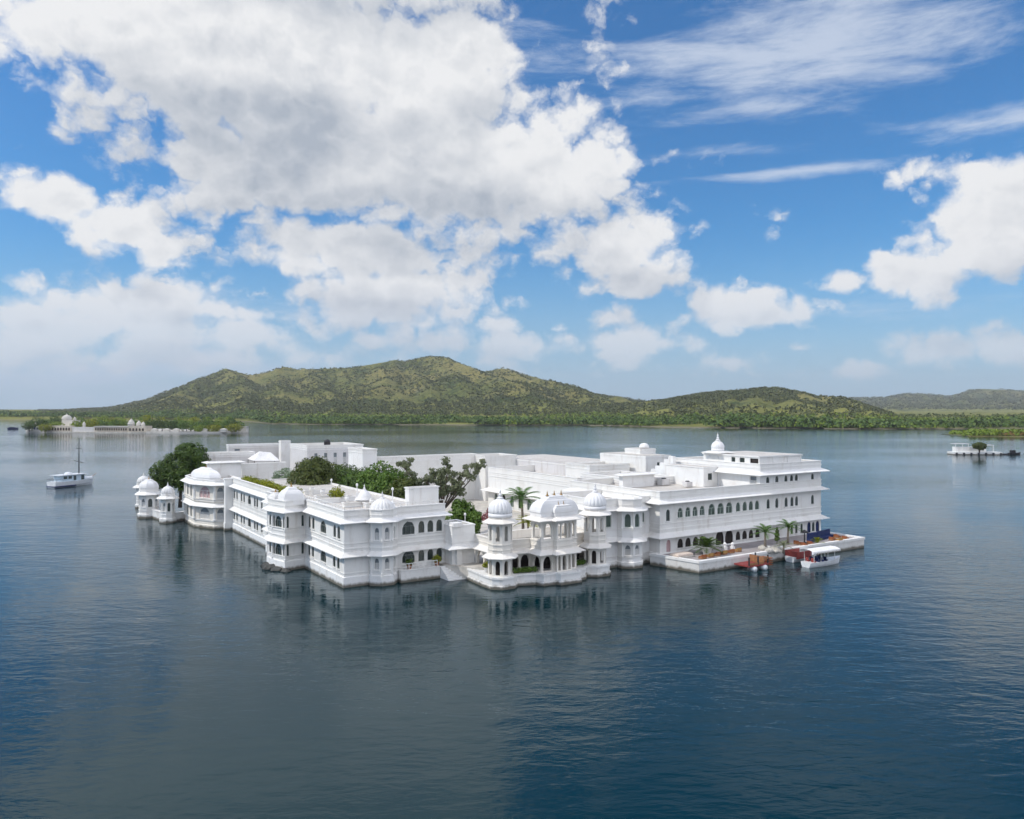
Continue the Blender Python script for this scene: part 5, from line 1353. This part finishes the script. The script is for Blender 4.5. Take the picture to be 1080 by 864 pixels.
def clumps(name, mt, n, gen, seed, quads=8):
    rnd = random.Random(seed); mb = MB(); i = 0; tries = 0
    while i < n and tries < n*6:
        tries += 1
        g_ = gen(rnd)
        if g_ is None: continue
        x, y, z, rr, hh = g_; i += 1
        for _ in range(quads):
            d = Vector((rnd.gauss(0,1), rnd.gauss(0,1), abs(rnd.gauss(0,.9)))).normalized()
            p = Vector((x+d.x*rr*.75, y+d.y*rr*.75, z+hh*(.25+.62*d.z)))
            nn = (d+Vector((rnd.gauss(0,.4), rnd.gauss(0,.4), rnd.gauss(.2,.4)))).normalized()
            a = nn.orthogonal().normalized(); bq = nn.cross(a); s = rr*rnd.uniform(.38,.70)
            mb.quad(p-a*s, p-bq*s*.8, p+a*s*.9+bq*s*.2, p+bq*s)
    ob = mb.build(name, mt); ob['kind'] = 'stuff'; return ob
def scrub_gen(rnd):
    px = rnd.uniform(40, 1010); Y = rnd.choice((rnd.uniform(950, 1680), rnd.uniform(1300, 2520), rnd.uniform(1700, 2520)))
    z = terrain(px, Y)
    if z < 8: return None
    X = (px-540)/FPX*Y
    if nz(X*.006, Y*.006, 3)+(VAL[0]-.40)*1.0 < rnd.uniform(-.75, .30): return None
    return X, Y, z, rnd.uniform(2.0, 4.6), rnd.uniform(2.6, 5.2)
clumps('hillside_scrub', LF_SCRUB, 26000, scrub_gen, 5, 5)
def far_gen(rnd):
    px = rnd.uniform(850, 1180); Y = rnd.uniform(3300, 5250); z = terrain(px, Y)
    if z < 12: return None
    X = (px-540)/FPX*Y
    if nz(X*.004, Y*.004, 8) < rnd.uniform(-.5, .4): return None
    return X, Y, z, rnd.uniform(5, 10), rnd.uniform(5, 9)
clumps('far_hill_woods', LF_SCRUB, 4500, far_gen, 6, 5)
def shore_gen(lo, hi, hs, keep):
    def g(rnd):
        px = rnd.uniform(-90, 1180); ds = interp(SHORE, px)
        k = lo+(hi-lo)*rnd.random()**1.4; Y = ds+k
        z = terrain(px, Y)
        if z < .4 or z > (15 if px < 640 else 10): return None
        X = (px-540)/FPX*Y
        f = nz(X*.008, Y*.008, 2)
        if f < keep+rnd.uniform(-.2, .2): return None
        h = hs*rnd.uniform(.55, 1.15)*(1+.5*nz(X*.004, Y*.01, 6))
        return X, Y, z, h*.42, h
    return g
clumps('shore_woods', LF_FAR, 7000, shore_gen(6, 190, 7.5, -.25), 11, 11)
clumps('shore_bushes', LF_FARL, 9000, shore_gen(6, 420, 5.4, -.1), 12, 9)
clumps('dry_bushes', LF_OLIVE, 3500, shore_gen(60, 700, 6.5, -.2), 13, 9)

# green spit on the right, nearer than the far shore
g = MB(); pts = [at(1000, 640), at(1024, 596), at(1085, 578), at(1300, 560), at(1300, 700), at(1050, 690), at(1005, 668)]
g.prism([(p.x, p.y) for p in pts], -1, .5); struct('spit', g, plain('grassy_bank', (.16, .15, .05), .95, .3, .05))
g = MB(); pts = [at(992, 650), at(1004, 612), at(1022, 600), at(1020, 640), at(1000, 662)]
g.prism([(p.x, p.y) for p in pts], -1, .25); struct('mud_bank', g, plain('mud_bank', (.09, .11, .06), .95, .3, .05))
def spit_gen(rnd):
    px = rnd.uniform(1003, 1200); Y = rnd.uniform(604, 680)-(px-1003)*.14
    if px < 1016 and Y < 630: return None
    return (px-540)/FPX*Y, Y, .4, rnd.uniform(1.2, 2.3), rnd.uniform(2.2, 4.6)*(1 if px > 1022 else .55)
clumps('spit_bushes', LF_FARL, 2600, spit_gen, 14, 9)
def spit2(rnd):
    px = rnd.uniform(1055, 1200); Y = rnd.uniform(598, 640)-(px-1003)*.14
    return (px-540)/FPX*Y, Y, .4, rnd.uniform(1.2, 2.0), rnd.uniform(2.0, 4.2)
clumps('russet_bushes', leaf_mat('russet_leaves', (.12, .075, .02), (.26, .17, .05)), 260, spit2, 15, 9)

# ------------------------------------------------------------------ the air
hz = MB(); hz.box(-8600, -550, -3, 8600, 7400, 330)
m_z = bpy.data.materials.new('haze_air'); m_z.use_nodes = True
t = NT(m_z.node_tree)
for n in list(t.n): t.n.remove(n)
vol = t.node('ShaderNodeVolumePrincipled'); vol.inputs['Color'].default_value = (.94, .965, 1.0, 1); vol.inputs['Density'].default_value = .00008; vol.inputs['Anisotropy'].default_value = .25
t.l.new(vol.outputs[0], t.node('ShaderNodeOutputMaterial').inputs['Volume'])
o = hz.build('haze', m_z); o['kind'] = 'stuff'
